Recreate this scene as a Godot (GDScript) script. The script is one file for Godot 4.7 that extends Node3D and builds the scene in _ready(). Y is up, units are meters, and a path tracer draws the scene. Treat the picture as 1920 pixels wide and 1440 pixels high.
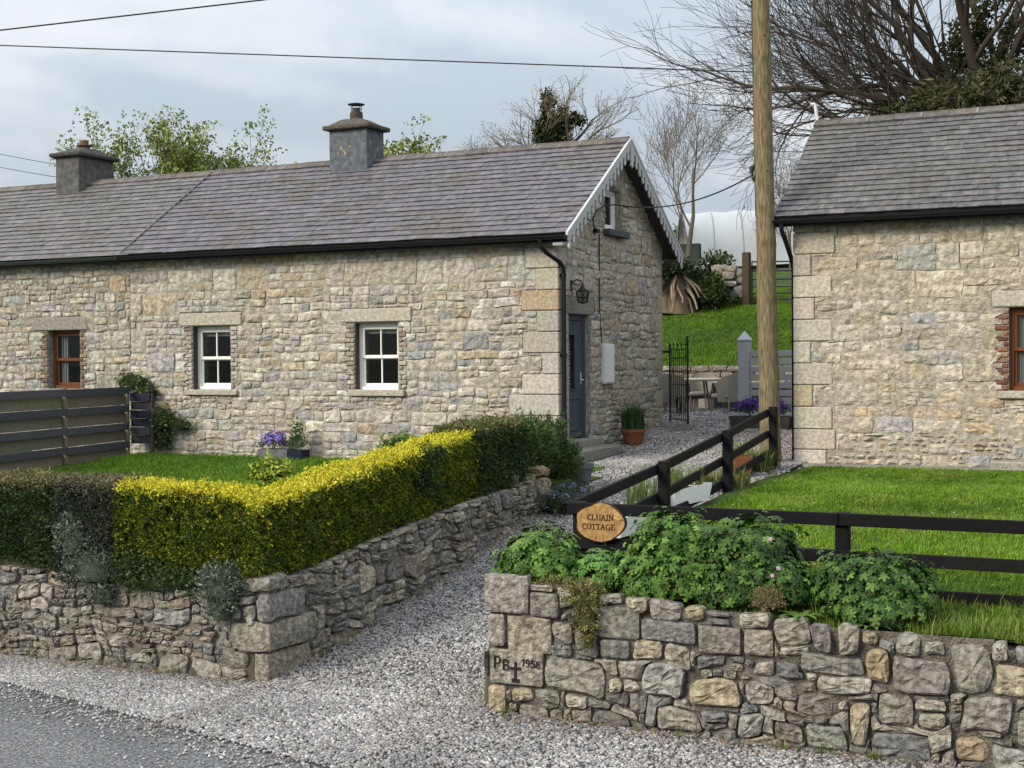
extends Node3D

const CAM := Vector3(8.9674, 1.294, 20.3706)
var rng := RandomNumberGenerator.new()
var M := {}
var counts := {}
var wob := FastNoiseLite.new()


class Geo:
	var v := PackedVector3Array()
	var n := PackedVector3Array()
	var c := PackedColorArray()
	var ix := PackedInt32Array()
	var col := Color(1, 1, 1)

	func tri(a: Vector3, b: Vector3, d: Vector3) -> void:
		var q := (b - a).cross(d - a).normalized()
		var s := v.size()
		v.append(a); v.append(b); v.append(d)
		for k in 3:
			n.append(q); c.append(col)
		ix.append(s); ix.append(s + 2); ix.append(s + 1)

	func quad(a: Vector3, b: Vector3, d: Vector3, e: Vector3) -> void:
		tri(a, b, d); tri(a, d, e)

	func tri_out(a: Vector3, b: Vector3, d: Vector3, ctr: Vector3) -> void:
		if (b - a).cross(d - a).dot((a + b + d) / 3.0 - ctr) < 0.0:
			tri(a, d, b)
		else:
			tri(a, b, d)

	func quad_out(a: Vector3, b: Vector3, d: Vector3, e: Vector3, ctr: Vector3) -> void:
		if (b - a).cross(d - a).dot((a + b + d + e) / 4.0 - ctr) < 0.0:
			quad(a, e, d, b)
		else:
			quad(a, b, d, e)

	func box(o: Vector3, s: Vector3, t := Transform3D(), ch := 0.0) -> void:
		var h := s * 0.5
		ch = minf(ch, minf(h.x, minf(h.y, h.z)) * 0.9)
		var ctr := t * o
		var p := {}
		for axis in 3:
			for k in 8:
				var sg := Vector3(1 if k & 1 else -1, 1 if k & 2 else -1, 1 if k & 4 else -1)
				var q := h - Vector3(ch, ch, ch)
				q[axis] = h[axis]
				p[axis * 8 + k] = t * (o + sg * q)
		var cyc := [[0, 2, 6, 4], [0, 1, 5, 4], [0, 1, 3, 2]]
		for axis in 3:
			for sgn in 2:
				var f: Array = cyc[axis]
				var b := (1 << axis) if sgn else 0
				var o8 := axis * 8
				quad_out(p[o8 + f[0] + b], p[o8 + f[1] + b], p[o8 + f[2] + b], p[o8 + f[3] + b], ctr)
		if ch <= 0.0:
			return
		for axis in 3:
			var a1 := (axis + 1) % 3
			var a2 := (axis + 2) % 3
			for k in 4:
				var b := ((1 << a1) if k & 1 else 0) + ((1 << a2) if k & 2 else 0)
				var e := b + (1 << axis)
				quad_out(p[a1 * 8 + b], p[a2 * 8 + b], p[a2 * 8 + e], p[a1 * 8 + e], ctr)
		for k in 8:
			tri_out(p[k], p[8 + k], p[16 + k], ctr)

	func beam(a: Vector3, b: Vector3, w: float, h: float, ch := 0.0, up := Vector3.UP) -> void:
		var d := (b - a)
		var z := d.normalized()
		var x := up.cross(z).normalized()
		box((Vector3.ZERO), Vector3(w, h, d.length()), Transform3D(Basis(x, z.cross(x), z), (a + b) * 0.5), ch)

	func tube(p: PackedVector3Array, r: PackedFloat32Array, sides := 6, caps := true) -> void:
		var s := v.size()
		var up := Vector3(0.31, 0.9, 0.29)
		for i in p.size():
			var d := (p[mini(i + 1, p.size() - 1)] - p[maxi(i - 1, 0)]).normalized()
			if absf(d.dot(up)) > 0.97:
				up = Vector3(0.9, 0.1, -0.4)
			var x := up.cross(d).normalized()
			var y := d.cross(x)
			up = y
			for k in sides:
				var a := TAU * k / sides
				var q := x * cos(a) + y * sin(a)
				v.append(p[i] + q * r[i]); n.append(q); c.append(col)
		for i in p.size() - 1:
			for k in sides:
				var a := s + i * sides + k
				var b := s + i * sides + (k + 1) % sides
				ix.append_array(PackedInt32Array([a, a + sides, b, b, a + sides, b + sides]))
		if caps:
			for e in [0, p.size() - 1]:
				var s0: int = s + e * sides
				for k in range(1, sides - 1):
					var ctr: Vector3 = p[1] if e == 0 else p[p.size() - 2]
					tri_out(v[s0], v[s0 + k], v[s0 + k + 1], ctr)

	func rod(a: Vector3, b: Vector3, r: float, sides := 6) -> void:
		tube(PackedVector3Array([a, b]), PackedFloat32Array([r, r]), sides)

	func lathe(prof: PackedVector2Array, at: Vector3, sides := 16) -> void:
		for i in prof.size() - 1:
			var a := prof[i]
			var b := prof[i + 1]
			var nr := Vector2(b.y - a.y, a.x - b.x).normalized()
			var s := v.size()
			for k in sides + 1:
				var g := TAU * k / sides
				var d := Vector3(cos(g), 0, sin(g))
				v.append(at + d * a.x + Vector3.UP * a.y); v.append(at + d * b.x + Vector3.UP * b.y)
				var q := d * nr.x + Vector3.UP * nr.y
				n.append(q); n.append(q); c.append(col); c.append(col)
			for k in sides:
				var e := s + k * 2
				ix.append_array(PackedInt32Array([e, e + 2, e + 1, e + 1, e + 2, e + 3]))

	func prism(poly: PackedVector2Array, t: Transform3D, w0: float, w1: float) -> void:
		if Geometry2D.is_polygon_clockwise(poly):
			poly = poly.duplicate(); poly.reverse()
		var ids := Geometry2D.triangulate_polygon(poly)
		for i in range(0, ids.size(), 3):
			var a := poly[ids[i]]
			var b := poly[ids[i + 1]]
			var d := poly[ids[i + 2]]
			if (b - a).cross(d - a) < 0.0:
				var e := b; b = d; d = e
			tri(t * Vector3(a.x, a.y, w1), t * Vector3(b.x, b.y, w1), t * Vector3(d.x, d.y, w1))
			tri(t * Vector3(a.x, a.y, w0), t * Vector3(d.x, d.y, w0), t * Vector3(b.x, b.y, w0))
		for i in poly.size():
			var a := poly[i]
			var b := poly[(i + 1) % poly.size()]
			quad(t * Vector3(a.x, a.y, w0), t * Vector3(b.x, b.y, w0), t * Vector3(b.x, b.y, w1), t * Vector3(a.x, a.y, w1))

	# a grid of points, smooth; p[row][column]; seen from the front rows go up and columns go right
	func sheet(p: Array) -> void:
		var s := v.size()
		var rows := p.size()
		var cols: int = p[0].size()
		for i in rows:
			for j in cols:
				v.append(p[i][j]); c.append(col)
				var dx: Vector3 = p[i][mini(j + 1, cols - 1)] - p[i][maxi(j - 1, 0)]
				var dy: Vector3 = p[mini(i + 1, rows - 1)][j] - p[maxi(i - 1, 0)][j]
				n.append(dx.cross(dy).normalized())
		for i in rows - 1:
			for j in cols - 1:
				var a := s + i * cols + j
				ix.append_array(PackedInt32Array([a, a + cols, a + 1, a + 1, a + cols, a + cols + 1]))

	func mesh() -> ArrayMesh:
		var a := []
		a.resize(Mesh.ARRAY_MAX)
		a[Mesh.ARRAY_VERTEX] = v
		a[Mesh.ARRAY_NORMAL] = n
		a[Mesh.ARRAY_COLOR] = c
		a[Mesh.ARRAY_INDEX] = ix
		var m := ArrayMesh.new()
		m.add_surface_from_arrays(Mesh.PRIMITIVE_TRIANGLES, a)
		return m


class Many:
	var b := PackedFloat32Array()
	var count := 0

	func add(t: Basis, o: Vector3, q: Color) -> void:
		b.append_array(PackedFloat32Array([t.x.x, t.y.x, t.z.x, o.x, t.x.y, t.y.y, t.z.y, o.y, t.x.z, t.y.z, t.z.z, o.z, q.r, q.g, q.b, 1.0]))
		count += 1


# ---------------------------------------------------------------- nodes, names, labels

func numbered(parent: Node, called: String) -> String:
	var key := str(parent.get_instance_id()) + called
	var k: int = counts.get(key, 0)
	counts[key] = k + 1
	return called if k == 0 else "%s_%03d" % [called, k]


func put(called: String, g: Variant, mat: Material, parent: Node = self) -> MeshInstance3D:
	var o := MeshInstance3D.new()
	o.name = numbered(parent, called)
	o.mesh = g.mesh() if g is Geo else g
	o.material_override = mat
	parent.add_child(o, true)
	return o


func tag(o: Node, label: String, category: String, group := "") -> Node:
	o.set_meta("label", label)
	o.set_meta("category", category)
	if group:
		o.set_meta("group", group)
	return o


func thing(called: String, label: String, category: String, group := "", at := Vector3.ZERO, turn := 0.0) -> Node3D:
	var o := Node3D.new()
	o.name = numbered(self, called)
	add_child(o, true)
	o.position = at
	o.rotation.y = turn
	tag(o, label, category, group)
	return o


func copy_of(src: Node3D, called: String, label: String, at: Vector3, turn: float) -> Node3D:
	var o: Node3D = src.duplicate()
	o.name = numbered(self, called)
	add_child(o, true)
	o.position = at
	o.rotation.y = turn
	o.set_meta("label", label)
	return o


func struct(o: Node) -> Node:
	o.set_meta("kind", "structure")
	return o


func stuff(o: Node) -> Node:
	o.set_meta("kind", "stuff")
	return o


func scatter(called: String, mesh: Mesh, mat: Material, many: Many, parent: Node = self) -> MultiMeshInstance3D:
	var mm := MultiMesh.new()
	mm.transform_format = MultiMesh.TRANSFORM_3D
	mm.use_colors = true
	mm.mesh = mesh
	mm.instance_count = many.count
	mm.buffer = many.b
	var o := MultiMeshInstance3D.new()
	o.name = numbered(parent, called)
	o.multimesh = mm
	o.material_override = mat
	parent.add_child(o, true)
	o.set_meta("kind", "stuff")
	return o


func rf(a: float, b: float) -> float:
	return rng.randf_range(a, b)


func rv() -> Vector3:
	return Vector3(rf(-1, 1), rf(-1, 1), rf(-1, 1))


func lerp_keys(keys: Array, x: float) -> float:
	if x <= keys[0][0]:
		return keys[0][1]
	for i in keys.size() - 1:
		if x <= keys[i + 1][0]:
			var t: float = (x - keys[i][0]) / (keys[i + 1][0] - keys[i][0])
			return lerpf(keys[i][1], keys[i + 1][1], t)
	return keys[-1][1]


func facing(nrm: Vector3, s: float, stretch := 1.0) -> Basis:   # local y along nrm
	var a := nrm.cross(Vector3(0.31, 0.52, 0.79) if absf(nrm.z) < 0.8 else Vector3(0.9, 0.3, 0.1)).normalized().rotated(nrm, rf(0, TAU))
	return Basis(a * s, nrm * s * stretch, a.cross(nrm) * s)


func vary(c: Color, amt := 0.12) -> Color:
	var k := 1.0 + rf(-amt, amt)
	return Color(c.r * k * (1.0 + rf(-0.04, 0.04)), c.g * k, c.b * k * (1.0 + rf(-0.05, 0.05)))


# ---------------------------------------------------------------- materials

func noise_tex(freq: float, lo: float, hi: float, octaves := 4, sd := 1, size := 512, kind := FastNoiseLite.TYPE_SIMPLEX_SMOOTH) -> NoiseTexture2D:
	var f := FastNoiseLite.new()
	f.noise_type = kind
	f.seed = sd
	f.frequency = freq
	f.fractal_octaves = octaves
	var t := NoiseTexture2D.new()
	t.width = size
	t.height = size
	t.seamless = true
	t.noise = f
	var r := Gradient.new()
	r.offsets = PackedFloat32Array([0.12, 0.88])
	r.colors = PackedColorArray([Color(lo, lo, lo), Color(hi, hi, hi)])
	t.color_ramp = r
	return t


func mat(called: String, lin: Color, rough := 0.9, tex: Texture2D = null, tscale := 1.0, vertex := true) -> StandardMaterial3D:
	var m := StandardMaterial3D.new()
	m.resource_name = called
	m.albedo_color = lin.linear_to_srgb()
	m.roughness = rough
	m.metallic_specular = 0.3
	m.vertex_color_use_as_albedo = vertex
	if tex:
		m.albedo_texture = tex
		m.uv1_triplanar = true
		m.uv1_world_triplanar = true
		m.uv1_scale = Vector3.ONE * tscale
	M[called] = m
	return m


func relief(m: StandardMaterial3D, tex: Texture2D, cm: float) -> void:
	m.heightmap_enabled = true
	m.heightmap_texture = tex
	m.heightmap_scale = cm


func leaf_mat(called: String, rough := 0.55, through := 0.25) -> void:
	var m := mat(called, Color(1, 1, 1), rough)
	m.backlight_enabled = true
	m.backlight = Color(through, through, through * 0.6)
	m.cull_mode = BaseMaterial3D.CULL_DISABLED


func make_materials() -> void:
	var mott := noise_tex(0.013, 0.72, 1.0, 6, 3)
	var fine := noise_tex(0.025, 0.78, 1.0, 4, 5)
	var bump := noise_tex(0.02, 0.0, 1.0, 5, 7)
	var bumpf := noise_tex(0.06, 0.0, 1.0, 3, 9)
	var big := noise_tex(0.006, 0.6, 1.0, 5, 11)
	relief(mat("stone", Color(1, 1, 1), 0.92, noise_tex(0.013, 0.7, 1.0, 6, 31), 0.9), bump, 2.2)
	relief(mat("rock", Color(1, 1, 1), 0.92, noise_tex(0.022, 0.55, 1.0, 6, 13), 1.1), noise_tex(0.035, 0.0, 1.0, 5, 8), 1.5)
	relief(mat("dressed", Color(1, 1, 1), 0.9, fine, 1.0), bumpf, 0.6)
	relief(mat("mortar", Color(1, 1, 1), 0.96, mott, 1.3), bumpf, 1.6)
	relief(mat("slate", Color(1, 1, 1), 0.62, noise_tex(0.015, 0.7, 1.0, 5, 15), 0.8), bumpf, 0.25)
	relief(mat("render", Color(1, 1, 1), 0.9, mott, 0.8), bumpf, 0.3)
	relief(mat("gravel_bed", Color(1, 1, 1), 0.95, noise_tex(0.09, 0.35, 1.0, 3, 17), 1.0), bumpf, 2.0)
	mat("pebble", Color(1, 1, 1), 0.85)
	var asph := mat("asphalt", Color(1, 1, 1), 0.88, noise_tex(0.06, 0.45, 1.0, 5, 19), 0.9)
	relief(asph, bumpf, 0.4)
	mat("soil", Color(1, 1, 1), 0.97, fine, 0.7)
	mat("turf", Color(1, 1, 1), 0.95, big, 0.5)
	mat("blade", Color(1, 1, 1), 0.6)
	M.blade.backlight_enabled = true
	M.blade.backlight = Color(0.3, 0.3, 0.1)
	leaf_mat("leaf")
	leaf_mat("petal", 0.7, 0.3)
	mat("bark", Color(1, 1, 1), 0.95, fine, 1.5)
	var timber := mat("timber", Color(1, 1, 1), 0.85, noise_tex(0.02, 0.6, 1.0, 4, 21), 1.0)
	timber.uv1_scale = Vector3(1.5, 6.0, 1.5)
	var polew := mat("pole_wood", Color(1, 1, 1), 0.85, noise_tex(0.02, 0.55, 1.0, 5, 23), 1.0)
	polew.uv1_scale = Vector3(3.0, 0.35, 3.0)
	mat("black_wood", Color(1, 1, 1), 0.75, noise_tex(0.03, 0.6, 1.0, 4, 25), 2.0)
	mat("paint", Color(1, 1, 1), 0.45)
	mat("plastic", Color(1, 1, 1), 0.35)
	var iron := mat("iron", Color(1, 1, 1), 0.5)
	iron.metallic_specular = 0.4
	mat("clay", Color(1, 1, 1), 0.85, mott, 2.0)
	mat("dark", Color(1, 1, 1), 0.9)
	mat("wicker", Color(1, 1, 1), 0.8, fine, 6.0)
	var film := mat("film", Color(1, 1, 1), 0.4)
	film.backlight_enabled = true
	film.backlight = Color(0.25, 0.25, 0.25)
	var glass := StandardMaterial3D.new()
	glass.resource_name = "glass"
	glass.transparency = BaseMaterial3D.TRANSPARENCY_ALPHA
	glass.albedo_color = Color(0.1, 0.12, 0.12, 0.35)
	glass.roughness = 0.03
	glass.metallic_specular = 0.32
	M.glass = glass


# ---------------------------------------------------------------- masonry

func palette(which: String) -> Array:   # linear base colours, the first ones commonest
	match which:
		"pale":
			return [Color(0.560, 0.521, 0.442), Color(0.515, 0.487, 0.426), Color(0.605, 0.566, 0.487), Color(0.538, 0.510, 0.437), Color(0.459, 0.442, 0.403), Color(0.571, 0.543, 0.482), Color(0.504, 0.454, 0.370), Color(0.414, 0.414, 0.403), Color(0.504, 0.420, 0.314)]
		"warm":
			return [Color(0.572, 0.506, 0.402), Color(0.539, 0.490, 0.407), Color(0.605, 0.544, 0.446), Color(0.539, 0.501, 0.429), Color(0.550, 0.451, 0.314), Color(0.506, 0.473, 0.418), Color(0.550, 0.479, 0.358), Color(0.429, 0.424, 0.407)]
		"grey":
			return [Color(0.37, 0.345, 0.295), Color(0.32, 0.30, 0.265), Color(0.43, 0.40, 0.34), Color(0.28, 0.265, 0.245), Color(0.39, 0.34, 0.265), Color(0.33, 0.325, 0.305), Color(0.47, 0.445, 0.39)]
		_:
			return [Color(0.31, 0.295, 0.26), Color(0.39, 0.36, 0.30), Color(0.26, 0.25, 0.235), Color(0.47, 0.43, 0.35), Color(0.33, 0.30, 0.24), Color(0.29, 0.285, 0.27), Color(0.52, 0.48, 0.40)]


func pick(pal: Array) -> Color:
	return vary(pal[int(pow(rng.randf(), 1.35) * pal.size())], 0.16)


# snecked rubble over a w by h rectangle: bands, within each band whole stones and stacks of two or three layers
func rubble(w: float, h: float, hmin: float, hmax: float, tall: float, small: float) -> Array:
	var out := []
	var y := 0.0
	while y < h:
		var hs := rf(hmin, hmax)
		var x := -rf(0, hs)
		while x < w:
			var k := rng.randf()
			if k < tall:
				var ww := hs * rf(0.8, 1.9)
				out.append(Rect2(x, y, ww, hs))
				x += ww
				continue
			var layers := 3 if k > 1.0 - small else 2
			var ws := hs * rf(1.4, 3.4)
			var y0 := y
			for l in layers:
				var lh := (y + hs - y0) / (layers - l) * (rf(0.72, 1.28) if l < layers - 1 else 1.0)
				var x0 := x
				while x0 < x + ws - 0.001:
					var ww := lh * rf(1.0, 3.0)
					if x + ws - x0 - ww < lh * 0.8:
						ww = x + ws - x0
					out.append(Rect2(x0, y0, ww, lh))
					x0 += ww
				y0 += lh
			x += ws
		y += hs
	return out


func stone_poly(r: Rect2, warp: float, jit: float, off: Vector2) -> PackedVector2Array:
	var p := PackedVector2Array()
	var cn := [r.position, Vector2(r.end.x, r.position.y), r.end, Vector2(r.position.x, r.end.y)]
	var ctr := r.get_center()
	for i in 4:
		var a: Vector2 = cn[i]
		var b: Vector2 = cn[(i + 1) % 4]
		for t in ([0.0, 0.5] if a.distance_to(b) < 0.3 else [0.0, 0.35, 0.7]):
			var q := a.lerp(b, t)
			var s := q * 1.0 + off
			q += Vector2(wob.get_noise_2d(s.x * 100, s.y * 100), wob.get_noise_2d(s.x * 100 + 500, s.y * 100 + 900)) * warp
			var pull := rf(0, jit) * (1.0 if t == 0.0 else 0.5)
			q = q.lerp(ctr, pull)
			p.append(q)
	return p


func largest(list: Array) -> PackedVector2Array:
	var best := PackedVector2Array()
	var ba := 0.0
	for q: PackedVector2Array in list:
		var a := absf(area(q))
		if a > ba and not (Geometry2D.is_polygon_clockwise(q) and list.size() > 1 and false):
			ba = a; best = q
	return best


func area(p: PackedVector2Array) -> float:
	var s := 0.0
	for i in p.size():
		s += p[i].cross(p[(i + 1) % p.size()])
	return s * 0.5


func rounded(p: PackedVector2Array, k: float) -> PackedVector2Array:
	var o := PackedVector2Array()
	var m := p.size()
	for i in m:
		var a := p[(i + m - 1) % m]
		var b := p[i]
		var d := p[(i + 1) % m]
		var turn := absf((b - a).normalized().cross((d - b).normalized()))
		if turn < 0.35 or m > 11:
			if turn > 0.03 or a.distance_to(d) > 0.2:
				o.append(b)
		else:
			var c := minf(k, 0.3 * minf(a.distance_to(b), b.distance_to(d)))
			o.append(b + (a - b).normalized() * c)
			o.append(b + (d - b).normalized() * c)
	return o if o.size() > 2 else p


func stone(g: Geo, poly: PackedVector2Array, t: Transform3D, deep: float, bulge: float, rough: float, bevel: float, rings := 1, facet := false) -> void:
	var p := poly
	if area(p) < 0.0:
		p = p.duplicate(); p.reverse()
	var m := p.size()
	var ctr := Vector2.ZERO
	for q in p:
		ctr += q
	ctr /= m
	var size := sqrt(absf(area(p)))
	var tilt := Vector2(rf(-1, 1), rf(-1, 1)) * rough * 0.6 / maxf(size, 0.05)
	var s := g.v.size()
	# side wall
	var f0 := rf(-0.3, 0.3) * rough
	var edge := PackedFloat32Array()
	for i in m:
		edge.append(f0 + tilt.dot(p[i] - ctr) + rf(-0.25, 0.25) * rough)
	for i in m:
		var a := p[i]
		var b := p[(i + 1) % m]
		g.quad(t * Vector3(a.x, a.y, -deep), t * Vector3(b.x, b.y, -deep), t * Vector3(b.x, b.y, edge[(i + 1) % m]), t * Vector3(a.x, a.y, edge[i]))
	# face
	s = g.v.size()
	var k1 := clampf(1.0 - bevel / maxf(size * 0.5, 0.02), 0.45, 0.92)
	var ks := [1.0, k1] if rings == 1 else [1.0, k1, k1 * 0.52]
	var nrm := PackedVector3Array()
	for j in ks.size():
		for i in m:
			var q: Vector2 = ctr + (p[i] - ctr) * ks[j]
			var w := edge[i] if j == 0 else bulge * (1.0 if j == 1 else 1.15) + f0 + tilt.dot(q - ctr) + rf(-0.6, 0.6) * rough * (1.0 if j > 0 else 0.5)
			g.v.append(t * Vector3(q.x, q.y, w))
			nrm.append(Vector3.ZERO)
			g.c.append(g.col)
	g.v.append(t * Vector3(ctr.x, ctr.y, f0 + bulge * 1.2 + rf(-0.5, 0.5) * rough))
	nrm.append(Vector3.ZERO)
	g.c.append(g.col)
	var f := PackedInt32Array()
	for j in ks.size() - 1:
		for i in m:
			var a := j * m + i
			var b := j * m + (i + 1) % m
			f.append_array(PackedInt32Array([a, b, b + m, a, b + m, a + m]))
	var last := (ks.size() - 1) * m
	for i in m:
		f.append_array(PackedInt32Array([last + i, last + (i + 1) % m, ks.size() * m]))
	if facet:
		var pts := g.v.slice(s)
		g.v.resize(s)
		g.c.resize(s)
		for i in range(0, f.size(), 3):
			g.tri(pts[f[i]], pts[f[i + 1]], pts[f[i + 2]])
		return
	for i in range(0, f.size(), 3):
		var a := g.v[s + f[i]]
		var q := (g.v[s + f[i + 1]] - a).cross(g.v[s + f[i + 2]] - a)
		for k in 3:
			nrm[f[i + k]] += q
		g.ix.append_array(PackedInt32Array([s + f[i], s + f[i + 2], s + f[i + 1]]))
	for q in nrm:
		g.n.append(q.normalized())


func rect_poly(r: Rect2) -> PackedVector2Array:
	return PackedVector2Array([r.position, Vector2(r.end.x, r.position.y), r.end, Vector2(r.position.x, r.end.y)])


# what a wall's stones are, before they are cut into meshes: [score, poly, transform, colour, deep, bulge, rough, bevel, parent, material, name]
func lay(list: Array, rects: Array, t: Transform3D, parent: Node, outline: PackedVector2Array, holes: Array, o: Dictionary) -> void:
	var pal: Array = palette(o.get("pal", "pale"))
	var joint: float = o.get("joint", 0.012)
	for r: Rect2 in rects:
		var p := stone_poly(r, o.get("warp", 0.05), o.get("jit", 0.12), o.get("off", Vector2.ZERO))
		var got := Geometry2D.intersect_polygons(p, outline)
		if got.is_empty():
			continue
		p = largest(got)
		var dead := false
		for hole: PackedVector2Array in holes:
			if Geometry2D.intersect_polygons(p, hole).is_empty():
				continue
			got = Geometry2D.clip_polygons(p, hole)
			if got.is_empty():
				dead = true
				break
			p = largest(got)
		if dead or p.size() < 3:
			continue
		var shrunk := Geometry2D.offset_polygon(p, -joint * rf(0.35, 0.75), Geometry2D.JOIN_MITER)
		if shrunk.is_empty():
			continue
		p = rounded(largest(shrunk), o.get("round", 0.04))
		if absf(area(p)) < 0.0022:
			continue
		add_stone(list, p, t, pick(pal), parent, o)


func add_stone(list: Array, p: PackedVector2Array, t: Transform3D, colour: Color, parent: Node, o: Dictionary, called := "stone") -> void:
	var ctr := Vector2.ZERO
	for q in p:
		ctr += q
	ctr /= p.size()
	var at := t * Vector3(ctr.x, ctr.y, 0)
	var d := CAM - at
	var score := absf(area(p)) * maxf(0.02, d.normalized().dot(t.basis.z)) / d.length_squared()
	list.append([score, p, t, colour, o.get("deep", 0.05), o.get("bulge", 0.012) * rf(0.5, 1.4), o.get("rough", 0.012), o.get("bevel", 0.02), parent, o.get("mat", "stone"), called, o.get("rings", 1), o.get("facet", false), rf(0.0, 1.0) * float(o.get("proud", 0.0))])


func lay_down(list: Array, root: Node, most := 300) -> void:
	list.sort_custom(func(a, b): return a[0] > b[0])
	var rest := {}
	for i in list.size():
		var e: Array = list[i]
		var g: Geo = Geo.new() if i < most else rest.get_or_add(e[9], Geo.new())
		g.col = e[3]
		stone(g, e[1], (e[2] as Transform3D).translated_local(Vector3(0, 0, e[13])), e[4], e[5], e[6], e[7], e[11], e[12])
		if i < most:
			put(e[10], g, M[e[9]], e[8])
	for k in rest:
		stuff(put("rubble_stones", rest[k], M[k], root))


# a slab w by h with rectangular holes, as boxes round the holes; its face at depth 0, thick behind
func slab(g: Geo, t: Transform3D, w: float, h: float, thick: float, holes: Array) -> void:
	var us := [0.0, w]
	for r: Rect2 in holes:
		us.append(clampf(r.position.x, 0, w)); us.append(clampf(r.end.x, 0, w))
	us.sort()
	for i in us.size() - 1:
		var a: float = us[i]
		var b: float = us[i + 1]
		if b - a < 0.001:
			continue
		var cuts := []
		for r: Rect2 in holes:
			if r.position.x < (a + b) / 2 and r.end.x > (a + b) / 2:
				cuts.append(r)
		cuts.sort_custom(func(p, q): return p.position.y < q.position.y)
		var y := 0.0
		for r: Rect2 in cuts:
			if r.position.y > y:
				g.box(Vector3((a + b) / 2, (y + r.position.y) / 2, -thick / 2), Vector3(b - a, r.position.y - y, thick), t)
			y = r.end.y
		if y < h:
			g.box(Vector3((a + b) / 2, (y + h) / 2, -thick / 2), Vector3(b - a, h - y, thick), t)


# mortar smeared unevenly over the joints: a sheet that rises and falls through the faces of the stones
func pointing(parent: Node, t: Transform3D, r: Rect2, outline: PackedVector2Array, holes: Array, col: Color, amp: float, mean: float) -> void:
	var st := 0.06
	var g := Geo.new()
	g.col = col
	var nx := int(r.size.x / st)
	var ny := int(r.size.y / st)
	var id := {}
	var f1 := FastNoiseLite.new()
	f1.seed = int(r.size.x * 37)
	f1.frequency = 2.6
	f1.fractal_octaves = 3
	for i in ny:
		for j in nx:
			var cell := Rect2(r.position + Vector2(j, i) * st, Vector2(st, st))
			var ctr := cell.get_center()
			if not Geometry2D.is_point_in_polygon(ctr, outline):
				continue
			var skip := false
			for h in holes:
				var hr := Rect2()
				if h is Rect2:
					hr = h
				else:
					hr = Rect2(h[0], h[2] - h[0]).grow(-0.012)
				if hr.intersects(cell):
					skip = true
					break
			if skip:
				continue
			var k := PackedInt32Array()
			for e in [Vector2i(j, i), Vector2i(j + 1, i), Vector2i(j + 1, i + 1), Vector2i(j, i + 1)]:
				if not id.has(e):
					id[e] = g.v.size()
					var p := r.position + Vector2(e) * st
					var w := mean + amp * f1.get_noise_2d(p.x, p.y * 1.6)
					var dx := amp * (f1.get_noise_2d(p.x + 0.03, p.y * 1.6) - f1.get_noise_2d(p.x - 0.03, p.y * 1.6)) / 0.06
					var dy := amp * (f1.get_noise_2d(p.x, (p.y + 0.03) * 1.6) - f1.get_noise_2d(p.x, (p.y - 0.03) * 1.6)) / 0.06
					g.v.append(t * Vector3(p.x, p.y, w))
					g.n.append((t.basis * Vector3(-dx, -dy, 1)).normalized())
					g.c.append(vary(col, 0.1))
				k.append(id[e])
			g.ix.append_array(PackedInt32Array([k[0], k[2], k[1], k[0], k[3], k[2]]))
	put("pointing", g, M.mortar, parent)


# slates of one roof pitch: t maps (along eave, up the slope, out of it)
func slates(roof: Node, t: Transform3D, w: float, run: float, cols: Array, most: int, mossy: float) -> void:
	var gauge := 0.178
	var all := []
	var row := 0
	var y := -0.03
	while y < run - 0.06:
		var x := -rf(0.0, 0.28)
		while x < w:
			var sw := rf(0.24, 0.34)
			var x0 := maxf(x, 0.0)
			var x1 := minf(x + sw, w)
			x += sw
			if x1 - x0 < 0.05:
				continue
			var at := t * Vector3((x0 + x1) / 2, y, 0)
			all.append([at.distance_squared_to(CAM), x0, x1, y, rf(-0.008, 0.008)])
		y += gauge
		row += 1
	all.sort_custom(func(a, b): return a[0] < b[0])
	var rest := Geo.new()
	var patch := FastNoiseLite.new()
	patch.frequency = 0.5
	patch.seed = int(w * 100)
	for i in all.size():
		var e: Array = all[i]
		var g: Geo = Geo.new() if i < most else rest
		var m := patch.get_noise_2d(e[1], e[3] * 1.3)
		var q: Color = cols[rng.randi() % cols.size()]
		q = vary(q, 0.09)
		if m > 0.12:
			q = q.lerp(Color(0.125, 0.115, 0.075), clampf((m - 0.12) * 2.2, 0, 0.55) * mossy)
		g.col = q
		var x0: float = e[1] + 0.0015
		var x1: float = e[2] - 0.0025
		var yy: float = e[3] + e[4]
		var yt: float = minf(yy + gauge * 1.35, run)
		var th := rf(0.009, 0.013)
		var lf := rf(-0.002, 0.005)
		var a := Vector3(x0, yy + rf(-0.004, 0.004), 0.017 + th + lf)
		var b := Vector3(x1, yy + rf(-0.004, 0.004), 0.017 + th + lf + rf(-0.002, 0.002))
		var c := Vector3(x1, yt, 0.004)
		var d := Vector3(x0, yt, 0.004)
		var dn := Vector3(0, 0, -th)
		g.quad(t * a, t * b, t * c, t * d)
		g.quad(t * (a + dn), t * (b + dn), t * b, t * a)
		g.quad(t * (d + dn), t * (a + dn), t * a, t * d)
		g.quad(t * (b + dn), t * (c + dn), t * c, t * b)
		g.quad(t * (a + dn), t * (d + dn), t * (c + dn), t * (b + dn))
		if i < most:
			put("slate", g, M.slate, roof)
	if rest.v.size():
		stuff(put("slates", rest, M.slate, roof))


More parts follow.
